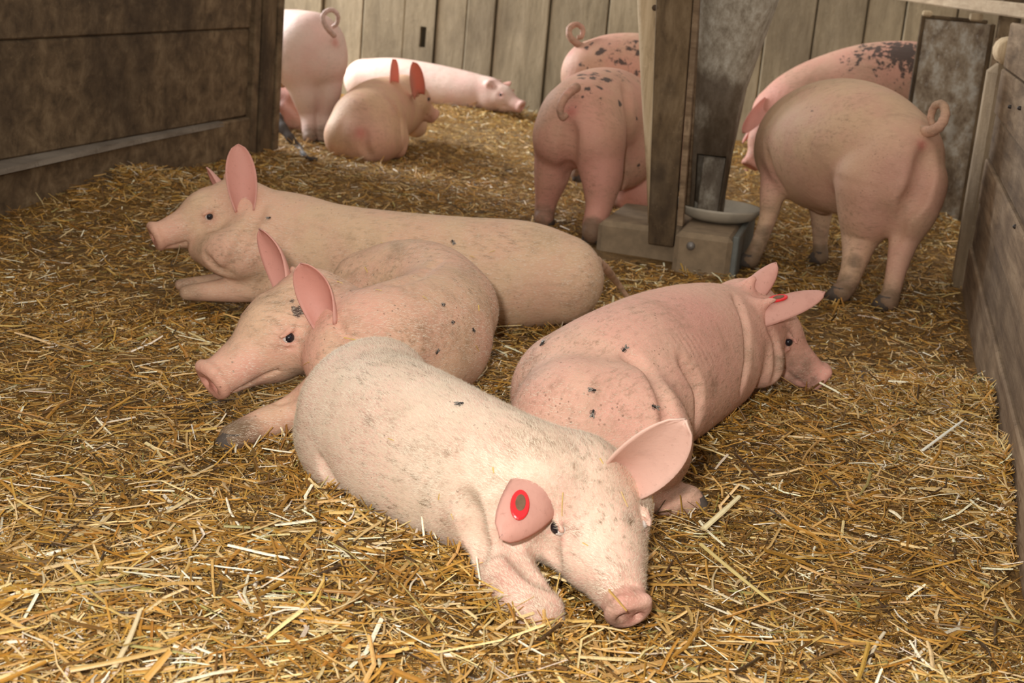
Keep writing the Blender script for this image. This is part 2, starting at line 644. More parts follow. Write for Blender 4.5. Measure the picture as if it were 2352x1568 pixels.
def feeder():
    # concrete plinth
    a, b_, c, d = P(1392, 572), P(1556, 622), P(1672, 628), P(1705, 555)
    root = empty('feeder_plinth', (float(b_[0]), float(b_[1]), 0))
    tag(root, 'low dirty concrete plinth under the hopper and post', 'plinth')
    y0, y1 = 5.06, 5.66
    lo, hi = (-.98, y0, -.04), (-.47, y1, .115)
    adopt(box('block', (-.66, y0 - .06, -.04), (-.455, y1, .13), M_conc, None, .018), root)
    adopt(box('step', (-.97, y0 + .105, -.04), (-.655, y1, .105), M_conc, None, .018), root)
    adopt(box('iron_edge', (-.458, y0 - .045, -.03), (-.435, y1 - .05, .135),
              plain('grey_iron_edge', (.13, .135, .12), .6, .35, 25), None, .004), root)
    Vt, Ft = tube_vf([(-.60, y0 - .058, .085), (-.60, y0 - .066, .085), (-.60, y0 - .072, .085)], [.016, .015, .008], 10)
    adopt(mesh_obj('bolt', Vt, Ft, plain('bolt_iron', (.22, .2, .18), .5, metallic=.5), None, True), root)

    # upright post: dirty board with a pale round pole behind its left edge
    post = empty('feeder_post', (-.77, 5.16, 0))
    tag(post, 'upright dirty brown post board with pale pole beside the metal hopper', 'post')
    lt, rt = PY(1512, 0, 5.16), PY(1590, 0, 5.11)
    lb, rb = PY(1488, 545, 5.11), PY(1548, 545, 5.11)
    zt = 1.12
    def at(l, r, z):
        return l + (r - l) * ((z - l[2]) / (r[2] - l[2]))
    l0, l1, r0, r1 = at(lb, lt, .05), at(lb, lt, zt), at(rb, rt, .05), at(rb, rt, zt)
    vs_, th = [], .045
    for (p, q) in ((l0, r0), (l1, r1)):
        for x in (p[0], q[0]):
            vs_.append((x, 5.11, p[2])); vs_.append((x, 5.11 + th, p[2]))
    fs = [(0, 2, 6, 4), (1, 5, 7, 3), (0, 4, 5, 1), (2, 3, 7, 6), (4, 6, 7, 5), (0, 1, 3, 2)]
    o = mesh_obj('board', vs_, fs, M_post)
    bv = o.modifiers.new('bevel', 'BEVEL'); bv.width = .006; bv.segments = 2
    adopt(o, post)
    # narrow side strip of lighter wood
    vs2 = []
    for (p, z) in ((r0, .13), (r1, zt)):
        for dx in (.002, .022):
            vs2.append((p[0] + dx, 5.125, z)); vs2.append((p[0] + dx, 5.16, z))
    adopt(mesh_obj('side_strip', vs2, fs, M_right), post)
    # pale pole, thicker above
    t0, t1 = PY(1490, 0, 5.24), PY(1500, 300, 5.24)
    dirv = (t0 - t1) / (t0[2] - t1[2])
    pts = [t0 + dirv * (z - t0[2]) for z in (1.12, .9, .7, .5, .3, .11)]
    Vt, Ft = tube_vf(pts, [.042, .041, .04, .036, .03, .03], 16)
    adopt(mesh_obj('pole', Vt, Ft, M_pale, None, True), post)
    k = PY(1504, 18, 5.2)
    Vt, Ft = tube_vf([k, k + (0, -.004, 0), k + (0, -.006, 0)], [.011, .010, .004], 10)
    adopt(mesh_obj('knot', Vt, Ft, plain('knot_dark', (.07, .04, .02), .8), None, True), post)

    # tapered metal hopper
    m, nt, b = new_mat('stained_zinc')
    g = NB(nt)
    co = g.n('ShaderNodeTexCoord').outputs['Object']
    n1 = g.noise(g.mapping(co, (1, 1, .55)), 9, 7, .66)
    n2 = g.noise(g.mapping(co, (1, 1, .6), (2, 2, 2)), 34, 8, .78)
    sep = g.n('ShaderNodeSeparateXYZ'); g.l(co, sep.inputs[0])
    low = g.ramp(sep.outputs[2], .82, .55)                   # manure splashed on the lower half
    col = g.cramp(n2, [(.34, (.15, .115, .075)), (.5, (.31, .265, .20)), (.66, (.45, .41, .34))])
    dirtf = g.ramp(g.math('ADD', g.math('MULTIPLY', low, .30), n1), .58, .80)
    col = g.mix(g.math('MULTIPLY', dirtf, .85), col, g.mix(n2, (.035, .024, .014), (.14, .09, .05)))
    g.l(col, b.inputs['Base Color'])
    b.inputs['Roughness'].default_value = .62
    b.inputs['Metallic'].default_value = .15
    g.l(g.bump(n2, .25, .006), b.inputs['Normal'])
    root = empty('feed_hopper', (-.6, 5.36, 0))
    tag(root, 'tapered stained metal feed hopper standing over a shallow pan', 'hopper')
    rows = [(1.14, 1602, 1806, -60), (.948, 1600, 1786, 0), (.60, 1588, 1714, 200), (.35, 1578, 1682, 350), (.16, 1574, 1660, 480)]
    yc, seg = 5.40, 28
    Vh, Fh = [], []
    for k, (z, xl, xr, py) in enumerate(rows):
        l, r_ = PY(xl, py, yc), PY(xr, py, yc)
        cx, rx = (l[0] + r_[0]) / 2, (r_[0] - l[0]) / 2
        zc = (l[2] + r_[2]) / 2
        for j in range(seg):
            an = 2 * math.pi * j / seg
            ca, sa = math.cos(an), math.sin(an)
            e = .55                                      # rounded-square plan
            Vh.append((cx + rx * math.copysign(abs(ca) ** e, ca), yc + min(rx, .2) * math.copysign(abs(sa) ** e, sa), zc))
    for k in range(len(rows) - 1):
        for j in range(seg):
            n_ = (j + 1) % seg
            if k == len(rows) - 2 and 20 <= j <= 24:       # feed slot at the bottom front
                continue
            Fh.append((k * seg + j, (k + 1) * seg + j, (k + 1) * seg + n_, k * seg + n_))
    o = mesh_obj('shell', Vh, Fh, m, None, True)
    so = o.modifiers.new('thickness', 'SOLIDIFY'); so.thickness = .006
    adopt(o, root)
    adopt(box('baffle', (-.64, yc - .02, .12), (-.54, yc + .0, .36), m, None, .004), root)
    # corner seam
    a0, a1 = PY(1604, 0, 5.245), PY(1580, 470, 5.33)
    Vt, Ft = tube_vf([a0 + (a0 - a1) * .3, a0, (a0 + a1) / 2, a1], [.008] * 4, 8)
    adopt(mesh_obj('seam', Vt, Ft, M_right, None, True), root)

    # pan
    c = PY(1648, 497, 5.36)
    pan = empty('feed_pan', (float(c[0]), float(c[1]), .13))
    tag(pan, 'round shallow whitish feed pan at the foot of the hopper', 'pan')
    prof = [(.02, .150), (.09, .150), (.135, .163), (.152, .185), (.160, .187), (.160, .178), (.140, .150), (.10, .133), (.0001, .131)]
    Vp, Fp, sg = [], [], 32
    for (r_, z) in prof:
        for j in range(sg):
            an = 2 * math.pi * j / sg
            Vp.append((c[0] + r_ * math.cos(an), c[1] + r_ * math.sin(an), z))
    for i in range(len(prof) - 1):
        for j in range(sg):
            n_ = (j + 1) % sg
            Fp.append((i * sg + j, (i + 1) * sg + j, (i + 1) * sg + n_, i * sg + n_))
    Fp.append(list(range(sg)))
    adopt(mesh_obj('bowl', Vp, Fp, plain('worn_pan', (.42, .37, .29), .6, .4, 12), None, True), pan)


feeder()


# ------------------------------------------------------------------ implicit-surface animals
class SDF:
    def __init__(self):
        self.ops = []          # (kind, data, k, sub)

    def cone(self, a, b, ra, rb, k=.04, sub=False):
        self.ops.append(('c', (np.asarray(a, float), np.asarray(b, float), float(ra), float(rb)), k, sub))

    def ball(self, c, r, k=.04, sub=False):
        c = np.asarray(c, float)
        self.cone(c, c + 1e-5, r, r, k, sub)

    def ell(self, c, axes, radii, k=.02, sub=False):
        self.ops.append(('e', (np.asarray(c, float), np.asarray(axes, float), np.asarray(radii, float)), k, sub))

    def chain(self, prs, k=.04, n=3):
        """smooth chain of (point, radius)"""
        pts = np.array([np.append(p, r) for p, r in prs])
        if len(pts) > 2:
            pts = catmull(pts, (len(pts) - 1) * 8 + 1)
        self.ops.append(('h', pts, k, False))

    def build(self, vox):
        los, his = [], []
        for kind, d, k, sub in self.ops:
            if sub:
                continue
            if kind == 'h':
                los.append((d[:, :3] - d[:, 3:]).min(0)); his.append((d[:, :3] + d[:, 3:]).max(0))
            elif kind == 'c':
                los.append(np.minimum(d[0] - d[2], d[1] - d[3])); his.append(np.maximum(d[0] + d[2], d[1] + d[3]))
            else:
                R_ = d[2].max(); los.append(d[0] - R_); his.append(d[0] + R_)
        lo = np.min(los, 0) - 4 * vox - .02
        hi = np.max(his, 0) + 4 * vox + .02
        n = np.ceil((hi - lo) / vox).astype(int) + 1
        ax = [(lo[i] + vox * np.arange(n[i])).astype(np.float32) for i in range(3)]
        Fd = np.full(n, 1.0, np.float32)
        for kind, d, k, sub in self.ops:
            if kind == 'h':
                l = (d[:, :3] - d[:, 3:]).min(0); h = (d[:, :3] + d[:, 3:]).max(0)
            elif kind == 'c':
                l = np.minimum(d[0] - d[2], d[1] - d[3]); h = np.maximum(d[0] + d[2], d[1] + d[3])
            else:
                R_ = d[2].max(); l = d[0] - R_; h = d[0] + R_
            pad = k + 3 * vox
            i0 = np.clip(np.floor((l - pad - lo) / vox).astype(int), 0, n)
            i1 = np.clip(np.ceil((h + pad - lo) / vox).astype(int) + 1, 0, n)
            if (i1 <= i0).any():
                continue
            sl = tuple(slice(a_, b_) for a_, b_ in zip(i0, i1))
            X_, Y_, Z_ = ax[0][sl[0]][:, None, None], ax[1][sl[1]][None, :, None], ax[2][sl[2]][None, None, :]
            if kind in 'ch':
                segs = [d] if kind == 'c' else [(a[:3], b[:3], a[3], b[3]) for a, b in zip(d[:-1], d[1:])]
                dist = None
                for a, b, ra, rb in segs:
                    ab = b - a; L2 = max(float(ab @ ab), 1e-9)
                    px_, py_, pz_ = X_ - np.float32(a[0]), Y_ - np.float32(a[1]), Z_ - np.float32(a[2])
                    t = np.clip((px_ * np.float32(ab[0]) + py_ * np.float32(ab[1]) + pz_ * np.float32(ab[2])) / np.float32(L2), 0, 1)
                    dd = np.sqrt((px_ - t * np.float32(ab[0])) ** 2 + (py_ - t * np.float32(ab[1])) ** 2 + (pz_ - t * np.float32(ab[2])) ** 2)
                    dd -= np.float32(ra) + t * np.float32(rb - ra)
                    dist = dd if dist is None else np.minimum(dist, dd)
            else:
                c, A, r = d
                q = [((X_ - np.float32(c[0])) * np.float32(A[j][0]) + (Y_ - np.float32(c[1])) * np.float32(A[j][1]) + (Z_ - np.float32(c[2])) * np.float32(A[j][2])) / np.float32(r[j]) for j in range(3)]
                k0 = np.sqrt(q[0] ** 2 + q[1] ** 2 + q[2] ** 2) + 1e-6
                k1 = np.sqrt((q[0] / r[0]) ** 2 + (q[1] / r[1]) ** 2 + (q[2] / r[2]) ** 2) + 1e-6
                dist = (k0 * (k0 - 1) / k1).astype(np.float32)
            cur = Fd[sl]
            if not sub:
                hh = np.clip(.5 + .5 * (cur - dist) / k, 0, 1)
                Fd[sl] = cur * (1 - hh) + dist * hh - k * hh * (1 - hh)
            else:
                hh = np.clip(.5 - .5 * (cur + dist) / k, 0, 1)
                Fd[sl] = cur * (1 - hh) - dist * hh + k * hh * (1 - hh)
        self.lo, self.vox, self.F = lo, vox, Fd
        return surface_nets(Fd, lo, vox)

    def sample(self, pts):
        i = np.round((pts - self.lo) / self.vox).astype(int)
        ok = ((i >= 0) & (i < np.array(self.F.shape))).all(1)
        out = np.full(len(pts), 1.0, np.float32)
        j = i[ok]
        out[ok] = self.F[j[:, 0], j[:, 1], j[:, 2]]
        return out


def surface_nets(Fd, lo, vox):
    s = Fd < 0
    nx, ny, nz = Fd.shape
    cnt = np.zeros((nx - 1, ny - 1, nz - 1), np.uint8)
    for dx in (0, 1):
        for dy in (0, 1):
            for dz in (0, 1):
                cnt += s[dx:nx - 1 + dx, dy:ny - 1 + dy, dz:nz - 1 + dz]
    act = (cnt > 0) & (cnt < 8)
    ci = np.argwhere(act)
    vid = np.full(act.shape, -1, np.int32)
    vid[act] = np.arange(len(ci))
    acc = np.zeros((len(ci), 3)); num = np.zeros(len(ci))
    corners = [(dx, dy, dz) for dx in (0, 1) for dy in (0, 1) for dz in (0, 1)]
    val = {c: Fd[ci[:, 0] + c[0], ci[:, 1] + c[1], ci[:, 2] + c[2]] for c in corners}
    for c in corners:
        for ax_ in range(3):
            if c[ax_] == 0:
                c2 = list(c); c2[ax_] = 1; c2 = tuple(c2)
                a, b = val[c], val[c2]
                m = (a < 0) != (b < 0)
                t = np.where(m, a / np.where(m, a - b, 1), 0)
                p = np.repeat(np.array(c, float)[None], len(ci), 0)
                p[:, ax_] += t
                acc[m] += p[m]; num[m] += 1
    Vv = lo + vox * (ci + acc / num[:, None])
    quads = []
    for ax_ in range(3):
        a1, a2 = (ax_ + 1) % 3, (ax_ + 2) % 3
        s0 = [slice(None)] * 3; s1 = [slice(None)] * 3
        s0[ax_] = slice(0, -1); s1[ax_] = slice(1, None)
        A, B = s[tuple(s0)], s[tuple(s1)]
        e = np.argwhere(A != B)
        e = e[(e[:, a1] > 0) & (e[:, a2] > 0) & (e[:, a1] < Fd.shape[a1] - 1) & (e[:, a2] < Fd.shape[a2] - 1)]
        ins = A[e[:, 0], e[:, 1], e[:, 2]]
        def v(o1, o2):
            q = e.copy(); q[:, a1] += o1; q[:, a2] += o2
            return vid[q[:, 0], q[:, 1], q[:, 2]]
        q = np.stack([v(-1, -1), v(0, -1), v(0, 0), v(-1, 0)], 1)
        q[~ins] = q[~ins][:, ::-1]
        quads.append(q)
    return Vv, np.concatenate(quads)


def smooth_verts(V, Q, it=2, lam=.5):
    e = np.concatenate([Q[:, [0, 1]], Q[:, [1, 2]], Q[:, [2, 3]], Q[:, [3, 0]]])
    deg = np.bincount(e.ravel(), minlength=len(V)).astype(float)[:, None]
    for s in range(it):
        for f in (lam, -lam * 1.03):
            acc = np.zeros_like(V)
            for c in range(3):
                acc[:, c] = np.bincount(e[:, 0], V[e[:, 1], c], len(V)) + np.bincount(e[:, 1], V[e[:, 0], c], len(V))
            V = V + f * (acc / deg - V)
    return V


M_eye = plain('dark_wet_eye', (.012, .010, .014), .08, .1, 20, bump=0)
M_white = plain('eye_white', (.72, .66, .62), .25, .1, 20, bump=0)
M_hoof = plain('dirty_hoof', (.075, .055, .042), .75, .5, 45)
M_tagred = plain('red_plastic_tag', (.72, .02, .025), .35, .2, 60, bump=.05)
M_tagdirt = plain('dried_dirt', (.16, .09, .05), .9, .5, 90)


def ear_material(name, outer, inner, trans=.25):
    m, nt, b = new_mat(name)
    g = NB(nt)
    co = g.n('ShaderNodeTexCoord').outputs['Object']
    n1 = g.noise(co, 22, 5, .65)
    n2 = g.noise(co, 110, 4, .7)
    ia = g.attr('inner').outputs['Fac']
    col = g.mix(ia, outer, inner)
    col = g.mix(g.math('MULTIPLY', g.ramp(n1, .5, .75), .35), col, tuple(c * .72 for c in inner))
    col = g.mix(g.math('MULTIPLY', g.ramp(n2, .58, .72), .28), col, (.22, .12, .08))
    g.l(col, b.inputs['Base Color'])
    b.inputs['Roughness'].default_value = .55
    b.inputs['Specular IOR Level'].default_value = .25
    g.l(g.bump(g.math('ADD', n1, g.math('MULTIPLY', n2, .4)), .3, .004), b.inputs['Normal'])
    tr = g.n('ShaderNodeBsdfTranslucent')
    tr.inputs[0].default_value = (.85, .22, .13, 1)
    ms = g.n('ShaderNodeMixShader')
    ms.inputs[0].default_value = trans
    g.l(b.outputs[0], ms.inputs[1]); g.l(tr.outputs[0], ms.inputs[2])
    g.l(ms.outputs[0], nt.nodes['Material Output'].inputs[0])
    return m


EAR_A = ear_material('ear_skin', (.74, .42, .34), (.70, .36, .29))
EAR_PALE = ear_material('ear_pale', (.80, .58, .47), (.78, .52, .43), .15)


def make_ear(root, base, tip, face, width, cup=2.0, bend=.0, tipbend=(0, 0, 0), mat=None, thick=.006, flare=.42, tipcup=.5, fold=0.):
    base, tip, face = np.asarray(base, float), np.asarray(tip, float), np.asarray(face, float)
    axis = nrm(tip - base); base = base - axis * .018
    axis = tip - base; L = np.linalg.norm(axis); axis /= L
    face = nrm(face - axis * (face @ axis))
    side = np.cross(axis, face)
    NU, NV = 18, 15
    tb = np.asarray(tipbend, float)
    grid = np.zeros((NU, NV, 3)); dp = np.zeros((NU, NV))
    for i in range(NU):
        u = i / (NU - 1)
        prof = ((u * .95 + .05) ** .42) * (max(0., 1 - u) ** .55) / .62
        prof = max(prof, .015)
        wv = width * (flare * (1 - u) ** 2.5 + prof * (1 - .35 * (1 - u) ** 2.5))
        cp = cup * (1 - u) ** 1.3 + tipcup * (1 - (1 - u) ** 1.3)
        c = base + axis * L * u + face * bend * L * math.sin(math.pi * u) + tb * u ** 2.2
        rho = wv / max(cp, .05)
        for j in range(NV):
            v = -1 + 2 * j / (NV - 1)
            ph = v * cp
            # ruffle keeps the rim from being a clean arc
            ruff = .05 * width * math.sin(5.3 * u + 2.1 * v) * abs(v)
            grid[i, j] = c + side * rho * math.sin(ph) + face * (rho * (1 - math.cos(ph)) + ruff + fold * width * u * max(0, v) ** 2)
            dp[i, j] = math.exp(-(v / .45) ** 2) * math.exp(-((u - .22) / .25) ** 2)
    du = np.gradient(grid, axis=0); dv = np.gradient(grid, axis=1)
    nn = np.cross(du, dv); nn /= np.linalg.norm(nn, axis=2, keepdims=True) + 1e-9
    if np.sum(nn * face) < 0:
        nn = -nn
    uu = np.linspace(0, 1, NU)[:, None, None]
    th = thick * (1.5 - .9 * uu)
    vv = np.linspace(-1, 1, NV)[None, :, None]
    th = th * (1 - .55 * np.abs(vv) ** 4)
    inner, outer = grid + nn * th / 2, grid - nn * th / 2
    Vv = np.concatenate([inner.reshape(-1, 3), outer.reshape(-1, 3)])
    N = NU * NV
    ii = np.arange(N).reshape(NU, NV)
    q1 = np.stack([ii[:-1, :-1], ii[1:, :-1], ii[1:, 1:], ii[:-1, 1:]], -1).reshape(-1, 4)
    q2 = q1[:, ::-1] + N
    rim = np.concatenate([ii[0, :], ii[1:, -1], ii[-1, -2::-1], ii[-2:0:-1, 0]])
    r2 = np.roll(rim, -1)
    q3 = np.stack([rim, r2, r2 + N, rim + N], 1)
    Qv = np.concatenate([q1, q2, q3])
    o = quad_mesh('ear', Vv, Qv, mat or EAR_A)
    at_ = o.data.attributes.new('inner', 'FLOAT', 'POINT')
    at_.data.foreach_set('value', np.concatenate([np.ones(N), np.zeros(N)]).astype(np.float32))
    adopt(o, root)
    o['frame'] = 0
    del o['frame']
    return o, grid, nn


def ball_mesh(name, c, r, mat, parent, axes=None, rad=None, seg=14, rings=9):
    V, Fc = [], []
    A = np.eye(3) if axes is None else np.asarray(axes)
    rr = np.array([r, r, r]) if rad is None else np.asarray(rad)
    for i in range(rings + 1):
        t = math.pi * i / rings
        for j in range(seg):
            p = 2 * math.pi * j / seg
            l = np.array([math.cos(t), math.sin(t) * math.cos(p), math.sin(t) * math.sin(p)]) * rr
            V.append(np.asarray(c) + l @ A)
    for i in range(rings):
        for j in range(seg):
            k = (j + 1) % seg
            Fc.append((i * seg + j, i * seg + k, (i + 1) * seg + k, (i + 1) * seg + j))
    o = mesh_obj(name, V, Fc, mat, None, True)
    return adopt(o, parent)


class Pig:
    def __init__(self, label, foot, vox, mat, group=None):
        self.root = empty('pig', (float(foot[0]), float(foot[1]), 0.0))
        tag(self.root, label, 'pig', group)
        self.s = SDF()
        self.vox, self.mat = vox, mat
        self.paint = []      # (attr, centre, radius, strength)
        self.head_frame = None
        self.eyes = False
        self.creases, self.pixpaint, self.ears = [], [], []
        self.eye_k = 1.0

    def p(self, attr, c, r, s=1.0):
        self.paint.append((attr, np.asarray(c, float), r, s))

    def ear(self, base, tip, face, width, tag_=None, root_r=.028, **kw):
        """ears are modelled after the body; here only the fleshy root is added to the body"""
        base, tip, face = np.asarray(base, float), np.asarray(tip, float), nrm(face)
        ax = nrm(tip - base)
        fc = nrm(face - ax * (face @ ax))
        self.s.cone(base - ax * .022 - fc * .012, base + ax * .028 - fc * .024, root_r * .8, root_r * .25, .02)
        self.ears.append((base, tip, face, width, tag_, kw))
        self.p('pink', base, .045, .8)

    def crease(self, pts, r=.005, k=.02):
        """skin fold along a line seen on the body"""
        self.creases.append((pts, r, k))

    def pp(self, attr, px, r, s=1.0):
        self.pixpaint.append((attr, px, r, s))

    def head(self, poll, snout, up, eyes=True, mouth=True, scale=None, fat=1.0):
        poll, snout = np.asarray(poll, float), np.asarray(snout, float)
        f = nrm(snout - poll)
        up = nrm(np.asarray(up, float) - f * (np.asarray(up, float) @ f))
        left = np.cross(up, f)
        sx = np.linalg.norm(snout - poll) / .285
        s = scale or sx
        T = lambda x, y, z: poll + f * x * sx + left * y * s + up * z * s
        self.head_frame = (T, f, left, up, s)
        S = self.s
        S.cone(T(0, 0, 0), T(.10, 0, .010), .090 * s, .073 * s, .05)
        S.cone(T(.10, 0, .008), T(.20, 0, .0), .070 * s, .047 * s, .02)
        S.cone(T(.20, 0, 0), T(.266, 0, .002), .046 * s, .041 * s, .01)
        S.cone(T(.02, 0, -.052), T(.12, 0, -.040), .072 * s * fat, .052 * s, .04)
        S.cone(T(.12, 0, -.040), T(.225, 0, -.026), .05 * s, .024 * s, .02)
        for y in (1, -1):
            S.ball(T(.02, .045 * y * fat, -.045), .064 * s * fat, .04)
            S.ball(T(.075, .042 * y, -.018), .048 * s, .03)
            S.cone(T(.075, .042 * y, .046), T(.11, .040 * y, .038), .026 * s, .018 * s, .02)
        # nose disc with a rim
        S.ell(T(.270, 0, .004), [f, left, up], [.014 * s, .047 * s, .043 * s], .012)
        S.cone(T(.272, -.024, .034), T(.272, .024, .034), .011 * s, .011 * s, .010)
        S.ell(T(.292, 0, .000), [f, left, up], [.012 * s, .044 * s, .036 * s], .008, True)
        for y in (1, -1):
            S.ell(T(.278, .0175 * y, .000), [f, left, up], [.016 * s, .0075 * s, .011 * s], .005, True)
            if mouth:
                S.cone(T(.258, .024 * y, -.031), T(.15, .050 * y, -.034), .004 * s, .004 * s, .007, True)
        self.eyes = eyes
        self.p('pink', T(.26, 0, 0), .06 * s, .8)
        self.p('red', T(.288, 0, 0), .026 * s, .75)
        self.p('mud', T(.29, 0, -.025), .028 * s, .4)
        return T

    def leg(self, prs, k=.022, mud=.5, hoof=True, toe=None, knee=True):
        prs = [(np.array([p_[0], p_[1], max(p_[2], r_ * .8)]), r_ * .9) for p_, r_ in prs]
        self.s.chain(prs, k, 3)
        end, r = prs[-1]
        self.p('mud', end, .055, mud + .25)
        self.p('mud', prs[-2][0], .05, mud * .6)
        if hoof:
            self.hoof(end, r, toe)

    def hoof(self, c, r, toe=None):
        c = np.asarray(c, float)
        f = nrm(toe) if toe is not None else np.array([0, 1., 0])
        f = nrm(np.array([f[0], f[1], 0]) + 1e-6)
        sd = np.array([-f[1], f[0], 0])
        V, Fc = [], []
        z0 = max(c[2] - .030, .004)
        for s_ in (-1, 1):
            b0 = len(V)
            for (zz_, k, sh) in ((z0, 1.0, .016), (z0 + .022, .86, .010), (z0 + .045, .62, .0)):
                for j in range(10):
                    a = 2 * math.pi * j / 10
                    V.append(c * (1, 1, 0) + np.array([0, 0, zz_]) + sd * (s_ * r * .55 + math.cos(a) * r * .55 * k)
                             + f * (sh + math.sin(a) * r * 1.05 * k))
            for i in range(2):
                for j in range(10):
                    n_ = (j + 1) % 10
                    Fc.append((b0 + i * 10 + j, b0 + i * 10 + n_, b0 + (i + 1) * 10 + n_, b0 + (i + 1) * 10 + j))
            Fc.append(list(range(b0 + 9, b0 - 1, -1)))
            Fc.append(list(range(b0 + 20, b0 + 30)))
        adopt(mesh_obj('hoof', V, Fc, M_hoof, None, True), self.root)

    def tail(self, pts, r0, r1, n=36, mat=None):
        path = catmull(pts, n)
        V, Fc = tube_vf(path, np.linspace(r0, r1, n) * (1 + .06 * np.sin(np.arange(n) * 1.9)), 10)
        o = mesh_obj('tail', V, Fc, mat or self.mat, None, True)
        for nm, val in (('pink', .15), ('red', 0), ('mud', .42), ('dark', 0)):
            a = o.data.attributes.new(nm, 'FLOAT', 'POINT')
            a.data.foreach_set('value', np.full(len(V), val, np.float32))
        adopt(o, self.root)
        return o

    def finish(self, wrinkles=None):
        V, Q = self.s.build(self.vox)
        if self.eyes and self.head_frame:
            T, f, left, up, s = self.head_frame
            s = s * self.eye_k
            for y in (1, -1):
                look = nrm(left * y + f * .22 + up * .12)
                o0 = T(.096, .02 * y, .022)
                ts = np.linspace(0, .12, 240)
                d = self.s.sample(o0 + look * ts[:, None])
                hit = o0 + look * ts[np.argmax(d > 0)]
                self.s.ball(hit + look * .005 * s, .0135 * s, .010, True)
                for dz, r_ in ((.0145, .0062), (-.0135, .0055)):
                    a_ = hit + up * dz * s - f * .013 * s - look * .002 * s
                    b_ = hit + up * dz * s * .9 + f * .014 * s - look * .003 * s
                    self.s.cone(a_, b_, r_ * s, r_ * .8 * s, .008)
                c_ = hit - look * .0085 * s
                e = ball_mesh('eye', c_, .0125 * s, M_white, self.root)
                ball_mesh_child('iris', c_ + look * .0030 * s - f * .001 * s, .0113 * s, M_eye, e)
                self.p('pink', hit, .024 * s, .8)
                self.p('red', hit + look * .004, .010 * s, .5)
        if self.creases or self.pixpaint:
            bv = BVHTree.FromPolygons([tuple(v) for v in V], [tuple(q) for q in Q])
            def hit_(px):
                h = bv.ray_cast(Vector(C0), Vector(ray(*px)), 14.0)
                return None if h[0] is None else (np.array(h[0]), np.array(h[1]))
            for pts, r, k in self.creases:
                line = catmull(np.array(pts, float), max(2, 4 * (len(pts) - 1) + 1)) if len(pts) > 2 else np.array(pts, float)
                hs_ = [hit_(p) for p in line]
                hs_ = [h[0] + h[1] * r * .4 for h in hs_ if h is not None]
                n_ = len(hs_)
                for q_, (a, b) in enumerate(zip(hs_[:-1], hs_[1:])):
                    if np.linalg.norm(a - b) > .12:
                        continue
                    t0, t1 = (math.sin(math.pi * (.12 + .76 * (q_ + d_) / max(1, n_ - 1))) for d_ in (0, 1))
                    self.s.cone(a, b, r * t0, r * t1, k, True)
            for at_, px, r, s_ in self.pixpaint:
                h = hit_(px)
                if h is not None:
                    self.p(at_, h[0], r, s_)
        if self.creases or self.eyes:
            V, Q = self.s.build(self.vox)
        V = smooth_verts(V, Q, 6)
        if wrinkles:
            for (c, axis, amp, wl, rad) in wrinkles:     # skin folds: waves across an axis, fading with distance
                d = V - c
                ph = d @ nrm(axis) * 2 * math.pi / wl
                wgt = np.exp(-(d ** 2).sum(1) / (2 * rad * rad))
                e1 = V[Q[:, 1]] - V[Q[:, 0]]; e2 = V[Q[:, 3]] - V[Q[:, 0]]
                fn = np.cross(e1, e2)
                vn = np.zeros_like(V)
                for c_ in range(3):
                    for k in range(4):
                        vn[:, c_] += np.bincount(Q[:, k], fn[:, c_], len(V))
                vn /= np.linalg.norm(vn, axis=1, keepdims=True) + 1e-12
                V = V + vn * (amp * wgt * np.sin(ph))[:, None]
        o = quad_mesh('body', V, Q, self.mat)
        attrs = {k: np.zeros(len(V)) for k in ('pink', 'red', 'mud', 'dark')}
        for at_, c, r, s in self.paint:
            w_ = s * np.exp(-((V - c) ** 2).sum(1) / (2 * r * r))
            attrs[at_] = np.maximum(attrs[at_], w_)
        for k, v in attrs.items():
            a = o.data.attributes.new(k, 'FLOAT', 'POINT')
            a.data.foreach_set('value', v.astype(np.float32))
        adopt(o, self.root)
        for base, tip, face, width, tag_, kw in self.ears:
            e, grid, nn = make_ear(self.root, base, tip, face, width, **kw)
            if tag_:
                tag_at(self, e, grid, nn, *tag_)
        self.body = o
        self.V, self.Q = V, Q
        PIGS.append(self)
        return o


def ball_mesh_child(name, c, r, mat, parent):
    """sub-part of a part that itself hangs under a pig root"""
    o = ball_mesh(name, c, r, mat, parent.parent)
    root = parent.parent
    o.parent = parent
    o.matrix_parent_inverse = Matrix.Identity(4)
    o.location = (0, 0, 0)
    return o


PIGS = []
UP = np.array([0, 0, 1.])
SK_A = skin('skin_front', (.76, .57, .44), (.76, .42, .34), dirt=.85, speck=.5, seed=1.1, ang=math.atan2(*(P(1250, 1150) - P(800, 900))[1::-1]))
SK_B = skin('skin_curled', (.66, .43, .28), (.70, .36, .28), dirt=.75, speck=.6, seed=3.7, ang=math.atan2(*IMG_RIGHT[1::-1]))
SK_C = skin('skin_long', (.66, .445, .285), (.68, .37, .27), dirt=.6, speck=.35, seed=5.2, ang=math.atan2(*IMG_RIGHT[1::-1]))
SK_D = skin('skin_pink', (.71, .43, .32), (.74, .36, .29), dirt=.6, speck=.5, seed=7.9, ang=math.atan2(*(P(1700, 800) - P(1300, 950))[1::-1]))
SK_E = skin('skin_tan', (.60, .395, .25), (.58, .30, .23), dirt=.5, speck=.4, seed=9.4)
SK_F = skin('skin_rosy', (.57, .325, .22), (.60, .27, .21), dirt=.5, speck=.6, seed=11.3)
SK_H = skin('skin_speckled', (.52, .30, .21), (.58, .26, .20), dirt=.6, speck=.6, seed=13.7, dark_scale=42.)
SK_I = skin('skin_pale', (.66, .48, .40), (.66, .38, .33), dirt=.25, speck=.3, seed=15.2)
SK_L = skin('skin_brown', (.58, .36, .22), (.56, .28, .21), dirt=.40, speck=.4, seed=17.8)


